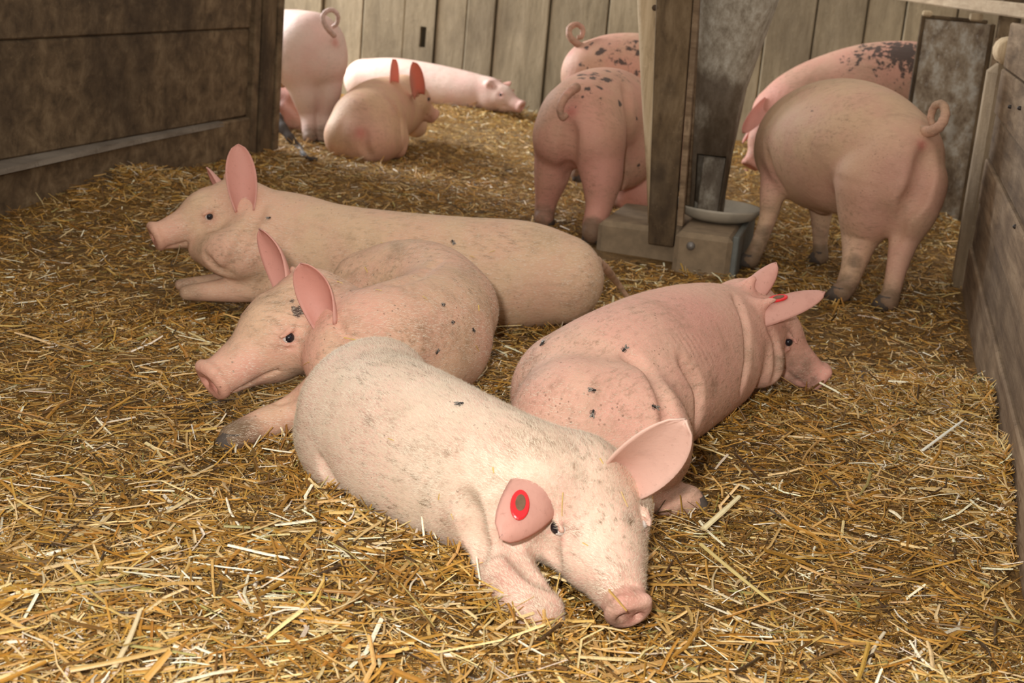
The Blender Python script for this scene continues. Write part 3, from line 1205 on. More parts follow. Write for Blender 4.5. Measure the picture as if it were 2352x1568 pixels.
# ---------------------------------------------------------------- front pig, chin on the straw
def pig_a():
    g = Pig('pale pig with red ear tag resting its chin on the front straw', P(1050, 1180), .0038, SK_A)
    S = g.s
    S.chain([zz(835, 945, .165, 148), zz(925, 988, .175, 160), zz(1035, 1042, .18, 160), zz(1140, 1085, .185, 152),
             zz(1225, 1105, .19, 138), zz(1300, 1115, .185, 120)], .05)
    S.chain([zz(860, 1000, .13, 140), zz(940, 1062, .13, 146), zz(1030, 1112, .13, 144), zz(1120, 1150, .13, 130)], .06)
    S.ball(*zz(880, 880, .20, 92), .08)                      # croup
    S.chain([zz(760, 1000, .10, 82), zz(800, 1080, .08, 70), zz(860, 1130, .05, 55)], .04)   # thigh against the ground
    # shoulder and folded fore leg
    S.chain([zz(1155, 1165, .15, 100), zz(1150, 1245, .10, 74), zz(1165, 1320, .065, 70), zz(1205, 1375, .055, 64), zz(1240, 1405, .045, 56)], .03)
    poll, snout = np.array([-.397, 2.203, .176]), P(1448, 1420, .045)
    T = g.head(poll, snout, (.285, -.398, .872), scale=.82, fat=1.42)
    g.eye_k = 1.25
    for y in (1, -1):
        S.cone(T(.05, .050 * y, -.035), T(.15, .030 * y, -.018), .062, .046, .03)
    S.cone(T(.12, 0, -.002), T(.205, 0, -.002), .055, .043, .02)
    for y in (1, -1):
        g.p('pink', T(.11, .07 * y, .02), .022, .8)
    g.p('mud', T(.23, .03, -.03), .04, .42)
    g.p('mud', T(.10, -.05, .0), .03, .38)
    for px, r, s_ in (((1160, 1000), .07, .34), ((1060, 985), .06, .32), ((1250, 1010), .07, .38), ((1330, 1010), .05, .36), ((842, 970), .022, .45), ((1010, 1060), .05, .30), ((940, 1160), .06, .28),
                      ((1240, 1400), .05, .42), ((1130, 1360), .05, .36), ((1310, 1215), .016, .5), ((1325, 1230), .012, .5), ((1440, 1190), .02, .5), ((1435, 1300), .03, .36), ((1370, 1300), .05, .30), ((1300, 1090), .05, .36), ((1420, 1425), .025, .55)):
        g.pp('mud', px, r, s_)
    for px, r, s_ in (((1170, 1330), .06, .6), ((1250, 1390), .05, .5), ((1200, 1250), .05, .45), ((1440, 1365), .022, .95), ((1300, 1200), .02, .7)):
        g.pp('pink', px, r, s_)
    for px, r, s_ in (((1165, 1345), .05, .35), ((1240, 1400), .05, .3), ((1445, 1370), .02, .5)):
        g.pp('red', px, r, s_)
    g.crease([(1066, 1140), (1080, 1190), (1086, 1235), (1105, 1275)], .008, .03)
    g.crease([(1160, 1228), (1185, 1275), (1225, 1320), (1262, 1345)], .007, .02)
    g.crease([(1105, 1275), (1150, 1262), (1180, 1262)], .004, .012)
    g.crease([(735, 1055), (752, 1090), (775, 1120)], .006, .02)
    g.crease([(1270, 1215), (1265, 1255), (1280, 1300)], .004, .02)
    g.crease([(1405, 1350), (1440, 1340), (1465, 1345)], .0025, .006)
    # his right ear hangs out to the side and carries the red tag
    b0 = T(-.004, -.068, .052)
    g.ear(b0, P(1150, 1216, .17), -TOCAM(b0) + .2 * UP, .064, cup=1.25, bend=-.14, mat=EAR_A, flare=.3, root_r=.040,
                           tipbend=(0, 0, -.012), tipcup=.75,
          tag_=((1198, 1158), np.array([.25, -1, 0]), .025, .015))
    b1 = T(.005, .070, .052)
    g.ear(b1, P(1572, 984, .33), TOCAM(b1) + .35 * UP * -1 + .2 * IMG_RIGHT, .070, cup=1.9, bend=.02,
             tipbend=(.0, 0, .014), flare=.5, tipcup=.35, mat=EAR_PALE, thick=.008)
    g.finish()
    return g


def ear_tag(g, ear, c, n, along, a, b):
    n = nrm(n); along = nrm(along - n * (along @ n)); sd = np.cross(n, along)
    seg = 24
    def disc(name, rx, ry, z0, z1, mat, parent, off=(0, 0)):
        V, Fc = [], []
        for z, k in ((z0, 1.0), (z1 * .7 + z0 * .3, 1.0), (z1, .9)):
            for j in range(seg):
                t = 2 * math.pi * j / seg
                V.append(c + along * (off[0] + rx * k * math.cos(t)) + sd * (off[1] + ry * k * math.sin(t)) + n * z)
        for i in range(2):
            for j in range(seg):
                k = (j + 1) % seg
                Fc.append((i * seg + j, i * seg + k, (i + 1) * seg + k, (i + 1) * seg + j))
        Fc.append(list(range(seg))[::-1]); Fc.append(list(range(2 * seg, 3 * seg)))
        o = mesh_obj(name, V, Fc, mat)
        o.parent = parent
        return o
    disc('ear_tag', a, b, -.002, .002, M_tagred, ear)['label'] = 'round red plastic ear tag'
    disc('ear_tag_dirt', a * .55, b * .55, .0015, .0032, M_tagdirt, ear, (a * .12, 0))


def tag_at(g, ear, grid, nn, px, along_img, a, b):
    """put a tag on the camera side of an ear, at the spot of the ear that lies nearest to the given direction"""
    best = min(((np.linalg.norm(proj(grid[i, j]) - px), i, j) for i in range(1, 16) for j in range(2, 13)))
    _, i, j = best
    c, n = grid[i, j], nn[i, j]
    if n @ TOCAM(c) < 0: n = -n
    ear_tag(g, ear, c + n * .007, n, M @ nrm(along_img), a, b)


# ---------------------------------------------------------------- curled pig, head raised to the left
def pig_b():
    g = Pig('curled pig with raised dirty head and dark smudge beside the ear', P(930, 860), .0048, SK_B)
    S = g.s
    S.chain([zz(790, 745, .215, 84), zz(840, 762, .215, 100), zz(905, 765, .205, 120), zz(985, 752, .19, 132), zz(1020, 715, .19, 118)], .05)
    S.chain([zz(1020, 715, .19, 118), zz(985, 675, .21, 118), zz(925, 655, .215, 104), zz(850, 665, .19, 92)], .03)
    S.chain([zz(960, 830, .13, 105), zz(1010, 800, .14, 108)], .05)
    S.ball(*zz(800, 820, .17, 105), .05)
    g.leg([zz(760, 900, .12, 70), zz(680, 945, .07, 48), zz(600, 975, .05, 40), zz(535, 1005, .04, 36)], hoof=True, toe=-IMG_RIGHT)
    S.chain([zz(930, 690, .13, 90), zz(860, 700, .11, 80)], .05)
    poll, snout = np.array([-1.138, 2.823, .234]), np.array([-1.274, 2.618, .097])
    T = g.head(poll, snout, (-.222, -.436, .872), scale=1.02, fat=1.0)
    g.p('pink', T(.11, .07, .02), .03, .75)
    g.p('pink', T(.22, .03, .0), .05, .6)
    g.p('pink', P(820, 720, .3), .10, .5)
    g.p('mud', T(.10, .08, -.07), .05, .45)
    g.p('mud', T(.20, .03, -.04), .05, .45)
    g.p('mud', T(.06, .0, .09), .07, .35)
    g.p('dark', T(.045, .065, .052), .022, 1.1)
    g.p('dark', T(.060, .075, .035), .012, 1.0)
    g.p('mud', P(600, 975, .08), .06, .35)
    g.p('mud', P(520, 1010, .05), .06, .5)
    for px, r, s_ in (((900, 580), .05, .30), ((1010, 610), .012, .55), ((965, 640), .012, .55), ((620, 640), .04, .34), ((560, 740), .04, .30), ((660, 860), .05, .32), ((590, 905), .03, .5), ((520, 850), .02, .4), ((640, 900), .03, .45), ((770, 850), .04, .32), ((1000, 760), .07, .3)):
        g.pp('mud', px, r, s_)
    g.crease([(900, 652), (960, 632), (1008, 600)], .005, .025)
    g.crease([(690, 905), (640, 925), (600, 915)], .004, .012)
    g.crease([(770, 735), (790, 772), (840, 785)], .004, .02)
    g.crease([(640, 742), (662, 735), (690, 745)], .002, .006)
    g.crease([(640, 798), (668, 800), (690, 790)], .002, .006)
    b0 = np.array([-1.056, 2.716, .256])
    g.ear(b0, b0 + M @ np.array([-.046, -.118, -.012]), TOCAM(b0) - .6 * IMG_RIGHT, .056, cup=1.8, bend=-.06,
          tipbend=M @ np.array([-.006, .010, -.03]), tipcup=.6, flare=.5)
    b1 = T(-.006, -.064, .045)
    g.ear(b1, b1 + M @ np.array([-.052, -.120, .0]), -IMG_RIGHT * .8 + .5 * TOCAM(b1), .056, cup=1.5, bend=-.06,
          tipbend=M @ np.array([-.012, .0, .0]))
    for px, r, s_ in (((560, 850), .045, .8), ((700, 820), .05, .6), ((830, 720), .08, .6), ((900, 700), .06, .5), ((640, 800), .03, .6)):
        g.pp('pink', px, r, s_)
    g.pp('dark', (680, 715), .012, 1.1)
    g.pp('dark', (672, 690), .010, 1.0)
    g.pp('mud', (760, 590), .05, .3)
    g.finish()
    return g


# ---------------------------------------------------------------- long pig in profile
def pig_c():
    g = Pig('long pale pig lying stretched out in profile with one tall upright ear', P(950, 720), .0055, SK_C)
    S = g.s
    S.chain([zz(1283, 640, .145, 104), zz(1195, 625, .155, 118), zz(1060, 612, .160, 114), zz(910, 598, .165, 112),
             zz(770, 575, .17, 106), zz(672, 552, .18, 108), zz(600, 525, .205, 92)], .05)
    S.chain([zz(1210, 660, .10, 84), zz(1100, 660, .11, 86), zz(900, 640, .11, 84), zz(720, 620, .11, 82)], .06)
    S.ball(*zz(655, 590, .13, 86), .05)
    S.chain([zz(465, 572, .15, 32), zz(525, 580, .16, 56), zz(595, 572, .165, 82)], .04)
    S.ball(*zz(600, 560, .17, 84), .05)
    g.leg([zz(640, 640, .09, 52), zz(570, 660, .06, 38), zz(490, 668, .045, 27), zz(430, 672, .035, 20)], hoof=False, mud=.25)
    g.leg([zz(560, 640, .07, 30), zz(480, 648, .045, 20), zz(415, 654, .03, 15)], hoof=False, mud=.25)
    S.chain([zz(1300, 690, .06, 62), zz(1220, 705, .04, 50)], .04)
    poll, snout = np.array([-1.744, 3.721, .261]), np.array([-1.918, 3.563, .167])
    T = g.head(poll, snout, (-.214, -.312, .926), scale=.92, fat=1.10)
    g.p('pink', T(.10, .08, -.07), .05, .5)
    g.p('mud', T(.18, .03, .03), .05, .35)
    g.p('mud', P(1230, 560, .25), .07, .42)
    g.p('dark', P(1045, 565, .26), .009, .9)
    for px, r, s_ in (((1030, 600), .06, .30), ((660, 520), .05, .3), ((760, 560), .05, .28), ((1250, 560), .05, .34), ((430, 540), .03, .36), ((460, 480), .025, .36), ((1180, 570), .05, .3), ((440, 600), .03, .4)):
        g.pp('mud', px, r, s_)
    g.crease([(602, 470), (575, 520), (545, 580), (520, 632)], .006, .03)
    g.crease([(470, 585), (500, 620), (530, 632)], .004, .02)
    g.crease([(610, 640), (590, 670), (600, 695)], .005, .015)
    b0 = np.array([-1.684, 3.640, .280])
    g.ear(b0, b0 + M @ np.array([-.016, -.172, .005]), TOCAM(b0) + .1 * IMG_RIGHT, .058, cup=1.7, bend=-.04, flare=.4, tipcup=.5)
    for px, r, s_ in (((500, 570), .05, .5), ((395, 530), .03, .8), ((560, 600), .05, .4), ((520, 680), .06, .6)):
        g.pp('pink', px, r, s_)
    b1 = T(.0, -.060, .052)
    g.ear(b1, b1 + M @ np.array([-.058, -.055, .03]), -IMG_RIGHT, .04, cup=1.6)
    g.finish()
    t = [P(1368, 600, .20), P(1392, 618, .16), P(1418, 650, .09), P(1446, 688, .03)]
    g.tail(t, .017, .006, 24)
    return g


# ---------------------------------------------------------------- pink pig seen over its rump, head to the right
def pig_d():
    g = Pig('rosy pig lying with its rump forward and flattened tagged ear by the right wall', P(1450, 960), .0055, SK_D)
    S = g.s
    S.chain([zz(1322, 905, .165, 150), zz(1420, 872, .18, 168), zz(1520, 822, .18, 158), zz(1612, 785, .18, 136), zz(1690, 770, .175, 112)], .05)
    S.chain([zz(1450, 945, .14, 138), zz(1560, 890, .13, 118), zz(1640, 850, .13, 98)], .05)
    # ham folded under, hock and foot reaching forward
    S.chain([zz(1320, 970, .15, 150), zz(1420, 985, .14, 150), zz(1470, 1010, .13, 122)], .035)
    S.chain([zz(1480, 1060, .10, 92), zz(1470, 1140, .05, 44), zz(1530, 1150, .04, 36), zz(1578, 1150, .035, 38)], .03)
    g.hoof(P(1590, 1155, .03), .028, IMG_RIGHT)
    g.leg([zz(1660, 860, .09, 60), zz(1700, 888, .04, 36), zz(1740, 892, .03, 24)], hoof=False)
    poll, snout = np.array([-.268, 3.474, .214]), np.array([-.065, 3.543, .053])
    T = g.head(poll, snout, (.586, .14, .798), scale=.96, fat=1.15)
    g.p('pink', P(1600, 705, .32), .09, .8)
    g.p('pink', P(1300, 900, .33), .12, .6)
    g.p('mud', P(1290, 880, .30), .08, .45)
    g.p('mud', P(1210, 830, .30), .05, .5)
    g.p('mud', P(1600, 850, .2), .08, .35)
    g.p('mud', P(1560, 1150, .04), .09, .45)
    for px, r, s_ in (((1260, 880), .06, .36), ((1215, 830), .03, .42), ((1310, 930), .05, .3), ((1590, 830), .05, .26), ((1700, 800), .04, .32), ((1640, 880), .05, .4), ((1800, 830), .05, .5), ((1840, 850), .05, .55), ((1810, 770), .03, .45), ((1865, 875), .03, .55)):
        g.pp('mud', px, r, s_)  # marks on the muzzle are dirt with its shadow painted in as well
    g.pp('pink', (1610, 710), .06, .9)
    g.crease([(1690, 680), (1712, 740), (1718, 820), (1705, 890)], .0022, .025)
    g.crease([(1762, 742), (1785, 790), (1788, 850), (1775, 885)], .004, .02)
    g.crease([(1440, 815), (1500, 860), (1534, 930), (1538, 1010)], .004, .03)
    g.crease([(1570, 830), (1605, 890), (1606, 960)], .0025, .035)
    for k in range(6):
        g.crease([(1530 + 14 * k, 752 + 2 * k), (1560 + 13 * k, 790 + 2 * k), (1585 + 12 * k, 840)], .0008, .005)
    b0 = np.array([-.216, 3.334, .262])
    g.ear(b0, b0 + M @ np.array([.152, -.026, .02]), -UP * .78 - TOCAM(b0) * .42, .046, cup=1.3, bend=-.05, mat=EAR_A, flare=.75, root_r=.022,
          tipbend=M @ np.array([.0, -.016, .0]), tipcup=.35,
          tag_=((1786, 690), np.array([1, .1, 0]), .024, .016))
    b1 = np.array([-.262, 3.395, .285])
    g.ear(b1, b1 + M @ np.array([.075, -.072, .02]), IMG_RIGHT * .6 - TOCAM(b1) * .8, .040, cup=1.3, tipcup=.9, flare=.8, root_r=.036)
    S.ball(*zz(1745, 835, .13, 56), .03)
    g.finish()
    return g


# ---------------------------------------------------------------- standing pig at the right
def pig_e():
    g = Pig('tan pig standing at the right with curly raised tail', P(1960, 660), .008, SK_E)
    S = g.s
    S.chain([yy(2048, 352, 4.98, 112), yy(1985, 330, 5.06, 134), yy(1925, 325, 5.18, 143), yy(1868, 330, 5.32, 128), yy(1830, 345, 5.46, 98)], .06)
    S.chain([yy(1940, 390, 5.14, 100), yy(1890, 385, 5.26, 96)], .06)
    S.chain([yy(2068, 380, 4.90, 98), yy(2085, 420, 4.88, 88)], .05)
    # hind legs
    tv = -IMG_RIGHT + np.array([0, 1, 0])
    g.leg([yy(2015, 410, 4.92, 108), yy(2000, 475, 4.92, 84), yy(1978, 540, 4.92, 50), yy(1962, 605, 4.86, 32), yy(1944, 655, 4.84, 27), yy(1932, 676, 4.82, 27)], toe=tv)
    g.leg([yy(2100, 420, 4.88, 74), yy(2098, 475, 4.86, 66), yy(2078, 545, 4.87, 40), yy(2060, 615, 4.82, 27), yy(2048, 668, 4.80, 24), yy(2040, 694, 4.78, 27)], toe=tv)
    # fore legs
    g.leg([yy(1795, 385, 5.34, 52), yy(1776, 440, 5.26, 34), yy(1764, 500, 5.24, 23), yy(1742, 560, 5.22, 20), yy(1724, 598, 5.2, 23)], toe=tv, mud=.55)
    g.leg([yy(1888, 440, 5.46, 46), yy(1886, 490, 5.46, 28), yy(1884, 555, 5.46, 19), yy(1884, 592, 5.45, 21)], toe=tv, mud=.55)
    for px, r, s_ in (((1765, 480), .05, .40), ((1755, 540), .05, .55), ((1885, 540), .05, .5), ((1740, 570), .05, .6)):
        g.pp('mud', px, r, s_)
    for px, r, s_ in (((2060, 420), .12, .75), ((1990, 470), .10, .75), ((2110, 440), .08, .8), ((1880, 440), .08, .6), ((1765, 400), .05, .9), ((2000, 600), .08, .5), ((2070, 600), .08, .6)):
        g.pp('pink', px, r, s_)  # rosy skin of hams and legs, some of their shade painted in
    S.ball(*yy(1888, 474, 5.2, 14), .03)
    sh = PY(1850, 330, 5.5)
    poll = sh + np.array([-.02, .22, -.04]); snout = poll + np.array([.05, .22, -.19])
    T = g.head(poll, snout, UP, eyes=True, scale=1.05)
    # cleft between the hams
    S.cone(PY(2118, 345, 4.74), PY(2098, 470, 4.72), .012, .03, .05, True)
    an = PY(2120, 335, 4.84)
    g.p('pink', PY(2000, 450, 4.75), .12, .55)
    g.p('mud', PY(1962, 605, 4.84), .03, .7)
    g.p('mud', PY(2080, 260, 4.9), .10, .38)
    g.pp('dark', (1864, 255), .007, 1.0)
    g.crease([(2128, 350), (2122, 400), (2105, 450), (2080, 482)], .009, .05)
    g.crease([(1762, 350), (1775, 400), (1800, 440)], .005, .03)
    g.crease([(2060, 560), (2070, 500), (2090, 480)], .008, .03)
    g.pp('red', (2119, 333), .014, 1.0)
    g.pp('mud', (1960, 605), .02, .6)
    for y in (1, -1):
        b0 = T(-.01, .066 * y, .055)
        g.ear(b0, T(.05, .15 * y, .12), T(.4, .1 * y, .0) - T(0, 0, 0), .055)
    g.finish()
    y0 = 4.84
    t = [PY(2112, 300, y0 + .04), PY(2135, 302, y0 - .01), PY(2158, 290, y0 - .03), PY(2171, 265, y0 - .02), PY(2166, 241, y0), PY(2148, 243, y0 + .02),
         PY(2138, 268, y0 + .03), PY(2143, 288, y0 + .02)]
    g.tail(t, .020, .010, 40)
    return g


# ---------------------------------------------------------------- rear view pig in the middle
def pig_f():
    g = Pig('pig seen from behind at the hopper, black specks over its rump', P(1340, 520), .008, SK_F)
    S = g.s
    S.chain([yy(1338, 285, 5.46, 104), yy(1368, 272, 5.62, 112), yy(1398, 272, 5.82, 114), yy(1425, 282, 6.02, 104), yy(1445, 300, 6.18, 86)], .05)
    S.chain([yy(1415, 345, 5.72, 92), yy(1425, 350, 5.9, 84)], .05)
    S.ball(*yy(1285, 320, 5.40, 60), .05)
    S.ball(*yy(1365, 320, 5.36, 70), .05)
    g.leg([yy(1278, 340, 5.44, 56), yy(1268, 400, 5.46, 46), yy(1256, 455, 5.48, 30), yy(1248, 510, 5.48, 25), yy(1246, 540, 5.46, 25)], toe=(0, 1, 0))
    g.leg([yy(1375, 345, 5.36, 66), yy(1382, 410, 5.34, 52), yy(1376, 470, 5.32, 35), yy(1362, 520, 5.28, 28), yy(1360, 548, 5.26, 27)], toe=(0, 1, 0), mud=.65)
    g.leg([yy(1420, 400, 6.1, 36), yy(1420, 440, 6.12, 22), yy(1420, 468, 6.12, 20)], toe=(0, 1, 0))
    poll = PY(1470, 350, 6.24); snout = PY(1455, 465, 6.16)
    T = g.head(poll, snout, np.array([.3, .8, .4]), eyes=True, scale=1.0)
    S.cone(poll, PY(1445, 300, 6.18), .1, .13, .06)
    S.cone(PY(1312, 300, 5.22), PY(1304, 400, 5.24), .010, .032, .05, True)
    S.ball(PY(1424, 428, 5.62), .02, .03)
    S.ball(*yy(1462, 448, 6.12, 44), .03)
    S.cone(PY(1462, 440, 6.12), PY(1480, 360, 6.2), .09, .11, .04)
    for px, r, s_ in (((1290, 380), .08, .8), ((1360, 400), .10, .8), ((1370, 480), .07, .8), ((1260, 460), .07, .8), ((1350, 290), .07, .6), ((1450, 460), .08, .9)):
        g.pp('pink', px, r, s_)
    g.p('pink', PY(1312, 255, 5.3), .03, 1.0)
    for (px, py, yv, r, s_) in ((1365, 180, 5.5, .045, 1.0), (1340, 175, 5.5, .03, 1.0), (1390, 190, 5.5, .05, .85), (1420, 185, 5.6, .05, .8), (1350, 215, 5.35, .03, .85),
                                (1440, 260, 5.7, .05, .75), (1425, 250, 5.5, .04, .7), (1460, 380, 5.7, .02, .85), (1250, 262, 5.35, .01, .95), (1462, 270, 5.7, .02, .8)):
        g.p('dark', PY(px, py, yv), r, s_)
    g.p('mud', PY(1370, 535, 5.26), .05, .8)
    g.p('mud', PY(1425, 260, 5.5), .05, .3)
    for px, r, s_ in (((1335, 180), .022, 1.0), ((1360, 178), .02, 1.05), ((1385, 182), .02, 1.0), ((1350, 205), .016, .95), ((1375, 200), .02, .9), ((1340, 222), .012, .9), ((1357, 215), .012, .95), ((1425, 165), .03, .9), ((1440, 200), .03, .85), ((1462, 270), .012, .9), ((1250, 262), .008, 1.0), ((1465, 380), .012, .95), ((1425, 240), .025, .8), ((1320, 245), .01, 1.), ((1400, 165), .03, .85), ((1470, 190), .02, .85), ((1380, 225), .012, .9)):
        g.pp('dark', px, r, s_)
    g.pp('mud', (1430, 300), .04, .35)
    g.pp('mud', (1440, 380), .05, .3)
    g.pp('red', (1312, 258), .014, 1.0)
    g.crease([(1308, 290), (1304, 340), (1306, 400)], .012, .05)
    g.crease([(1436, 195), (1446, 260), (1444, 330), (1432, 400)], .007, .04)
    for y in (1, -1):
        b0 = T(-.01, .066 * y, .055)
        g.ear(b0, T(.07, .12 * y, .12), T(.4, .1 * y, .0) - T(0, 0, 0), .055)
    g.finish()
    y0 = 5.26
    t = [PY(1325, 200, y0 + .06), PY(1306, 214, y0 - .0), PY(1292, 232, y0 - .03), PY(1286, 252, y0 - .04), PY(1292, 270, y0 - .04), PY(1302, 262, y0 - .03)]
    g.tail(t, .018, .011, 30)
    return g


def pig_g():
    g = Pig('spotted pig with a small curled tail standing sideways behind the post', P(1400, 430), .01, SK_F)
    S = g.s
    S.chain([yy(1368, 172, 6.6, 80), yy(1420, 166, 6.62, 88), yy(1490, 168, 6.64, 88), yy(1550, 172, 6.66, 82), yy(1590, 185, 6.68, 64)], .05)
    for dx, dy in ((0, -.08), (22, .1)):
        g.leg([yy(1345 + dx, 210, 6.6 + dy, 52), yy(1335 + dx, 290, 6.6 + dy, 32), yy(1335 + dx, 360, 6.6 + dy, 22), yy(1330 + dx, 400, 6.6 + dy, 22)], toe=(1, 0, 0))
        g.leg([yy(1550 + dx, 230, 6.66 + dy, 45), yy(1553 + dx, 300, 6.66 + dy, 28), yy(1552 + dx, 380, 6.66 + dy, 20), yy(1550 + dx, 420, 6.66 + dy, 20)], toe=(1, 0, 0))
    poll = PY(1618, 215, 6.68); snout = PY(1640, 330, 6.7)
    T = g.head(poll, snout, IMG_RIGHT + .4 * UP, scale=1.0)
    for (px, py, r, s_) in ((1345, 110, .02, .9), (1380, 118, .03, .9), (1420, 115, .05, .8), (1375, 140, .02, .9), (1450, 105, .05, .85), (1460, 150, .05, .7), (1335, 145, .02, .8), (1425, 140, .05, .75), (1400, 100, .02, 1.), (1440, 130, .025, 1.), (1465, 120, .03, .95), (1360, 100, .015, 1.), (1350, 160, .015, 1.), (1460, 170, .03, .9), (1405, 135, .015, 1.)):
        g.pp('dark', (px, py), r, s_)
    g.pp('red', (1310, 122), .02, .8)
    for y in (1, -1):
        b0 = T(-.01, .066 * y, .055)
        g.ear(b0, T(.07, .12 * y, .12), T(.4, .1 * y, .0) - T(0, 0, 0), .055)
    g.finish()
    y0 = 6.56
    g.tail([PY(1340, 108, y0), PY(1322, 98, y0 - .02), PY(1308, 82, y0 - .02), PY(1309, 64, y0), PY(1325, 56, y0 + .02), PY(1338, 66, y0 + .02), PY(1336, 84, y0), PY(1326, 86, y0 - .01)], .017, .010, 36)


def pig_h():
    g = Pig('pig with heavily black speckled back standing behind the tan pig', P(2000, 420), .01, SK_H)
    S = g.s
    S.chain([yy(2150, 195, 7.0, 88), yy(2075, 190, 7.0, 94), yy(1990, 196, 6.98, 94), yy(1905, 215, 6.96, 88), yy(1840, 238, 6.92, 80), yy(1795, 262, 6.9, 68)], .05)
    for dx, dy in ((0, -.1), (20, .1)):
        g.leg([yy(2160 + dx, 230, 7.0 + dy, 55), yy(2165 + dx, 310, 7.0 + dy, 30), yy(2160 + dx, 380, 7.0 + dy, 20), yy(2158 + dx, 478, 7.0 + dy, 21)], toe=-IMG_RIGHT)
        g.leg([yy(1900 + dx, 260, 6.96 + dy, 50), yy(1900 + dx, 330, 6.96 + dy, 28), yy(1898 + dx, 390, 6.96 + dy, 20), yy(1896 + dx, 450, 6.96 + dy, 20)], toe=-IMG_RIGHT)
    poll = PY(1778, 292, 6.88); snout = PY(1722, 385, 6.80)
    T = g.head(poll, snout, UP * .6 - IMG_RIGHT, scale=1.0)
    for (px, py, r, s_) in ((2075, 120, .08, 1.25), (2020, 120, .07, .95), (1975, 125, .06, .85), (2085, 150, .08, .9), (2040, 150, .07, .75), (1960, 140, .05, .75), (2060, 190, .05, .75), (1990, 108, .05, .95), (2050, 104, .06, 1.1), (2085, 110, .05, 1.2), (1930, 135, .03, .8), (2070, 135, .05, 1.0), (1955, 160, .03, .8), (2010, 165, .04, .8)):
        g.pp('dark', (px, py), r, s_)
    g.p('pink', PY(1735, 250, 6.8), .12, .9)
    b0 = PY(1762, 240, 6.80)
    g.ear(b0, PY(1706, 306, 6.74), TOCAM(b0) - IMG_RIGHT * .3, .045, mat=EAR_A, cup=.9)
    b0 = T(-.01, -.06, .05)
    g.ear(b0, b0 + M @ np.array([-.09, .10, .02]), -IMG_RIGHT, .05, mat=EAR_A)


    g.finish()

def pig_i():
    g = Pig('pale pig standing by the end of the dark partition with ring curled tail', P(715, 330), .009, SK_I)
    S = g.s
    S.chain([yy(712, 112, 7.02, 84), yy(672, 110, 7.12, 86), yy(620, 114, 7.25, 88), yy(560, 118, 7.38, 82)], .05)
    S.ball(*yy(690, 150, 6.98, 58), .05)
    S.ball(*yy(748, 145, 7.0, 48), .05)
    g.leg([yy(693, 160, 6.98, 55), yy(702, 215, 6.98, 38), yy(708, 265, 7.0, 22), yy(710, 305, 6.94, 18), yy(712, 322, 6.92, 18)], toe=(0, 1, 0))
    g.leg([yy(752, 160, 7.02, 42), yy(756, 215, 7.02, 30), yy(748, 265, 7.04, 20), yy(742, 305, 7.0, 17), yy(740, 322, 6.98, 18)], toe=(0, 1, 0))
    g.leg([yy(560, 170, 7.3, 40), yy(556, 230, 7.3, 22), yy(552, 292, 7.3, 17)], toe=(0, 1, 0))
    g.leg([yy(585, 170, 7.48, 36), yy(582, 230, 7.48, 20), yy(580, 285, 7.48, 17)], toe=(0, 1, 0))
    poll = PY(505, 128, 7.5); snout = poll + np.array([-.2, .1, -.16])
    T = g.head(poll, snout, UP, scale=1.0)
    S.cone(PY(560, 118, 7.38), poll, .15, .1, .06)
    g.pp('red', (770, 98), .02, .7)
    for y in (1, -1):
        b0 = T(-.01, .066 * y, .055)
        g.ear(b0, T(.03, .14 * y, .14), T(.4, .1 * y, .0) - T(0, 0, 0), .055)
    g.finish()
    y0 = 6.84
    g.tail([PY(768, 82, y0 + .04), PY(754, 68, y0 - .01), PY(744, 52, y0 - .03), PY(742, 36, y0 - .03), PY(752, 25, y0 - .02), PY(766, 24, y0), PY(776, 36, y0 + .01), PY(774, 54, y0 + .02), PY(764, 62, y0 + .02)],
           .014, .010, 40)


def pig_j():
    g = Pig('reddish pig lying half hidden behind the dark partition', P(600, 330), .011, SK_F)
    S = g.s
    S.chain([yy(672, 242, 7.6, 40), yy(640, 232, 7.65, 46), yy(590, 218, 7.75, 48), yy(540, 208, 7.85, 46), yy(500, 200, 7.9, 36)], .05)
    S.chain([yy(655, 265, 7.5, 26), yy(678, 283, 7.42, 17), yy(692, 290, 7.4, 12)], .04)
    poll = PY(480, 205, 7.95); snout = poll + np.array([-.25, -.05, -.1])
    T = g.head(poll, snout, UP, scale=1.0)
    g.p('pink', PY(660, 240, 7.6), .2, .9)
    for y in (1, -1):
        b0 = T(-.01, .066 * y, .055)
        g.ear(b0, T(.03, .14 * y, .14), T(.4, .1 * y, .0) - T(0, 0, 0), .055)


    g.finish()

def pig_k():
    g = Pig('pale pink pig asleep along the back wall planks', P(980, 250), .01, SK_I)
    S = g.s
    S.chain([yy(838, 184, 9.18, 48), yy(905, 186, 9.18, 52), yy(985, 198, 9.18, 52), yy(1060, 210, 9.18, 48), yy(1105, 214, 9.18, 40)], .05)
    S.chain([zz(1000, 222, .09, 32), zz(1040, 235, .06, 24), zz(1055, 246, .03, 14)], .03)
    S.chain([zz(850, 205, .08, 32), zz(820, 212, .04, 18)], .03)
    poll = PY(1132, 212, 9.17); snout = PY(1200, 248, 9.12)
    T = g.head(poll, snout, UP, scale=.95)
    b0 = T(-.01, -.06, .05)
    g.ear(b0, P(1180, 208, .16), TOCAM(b0) - UP, .05)
    b0 = T(-.01, .06, .05)
    g.ear(b0, b0 + M @ np.array([.08, -.03, .05]), -UP, .05)


    g.finish()

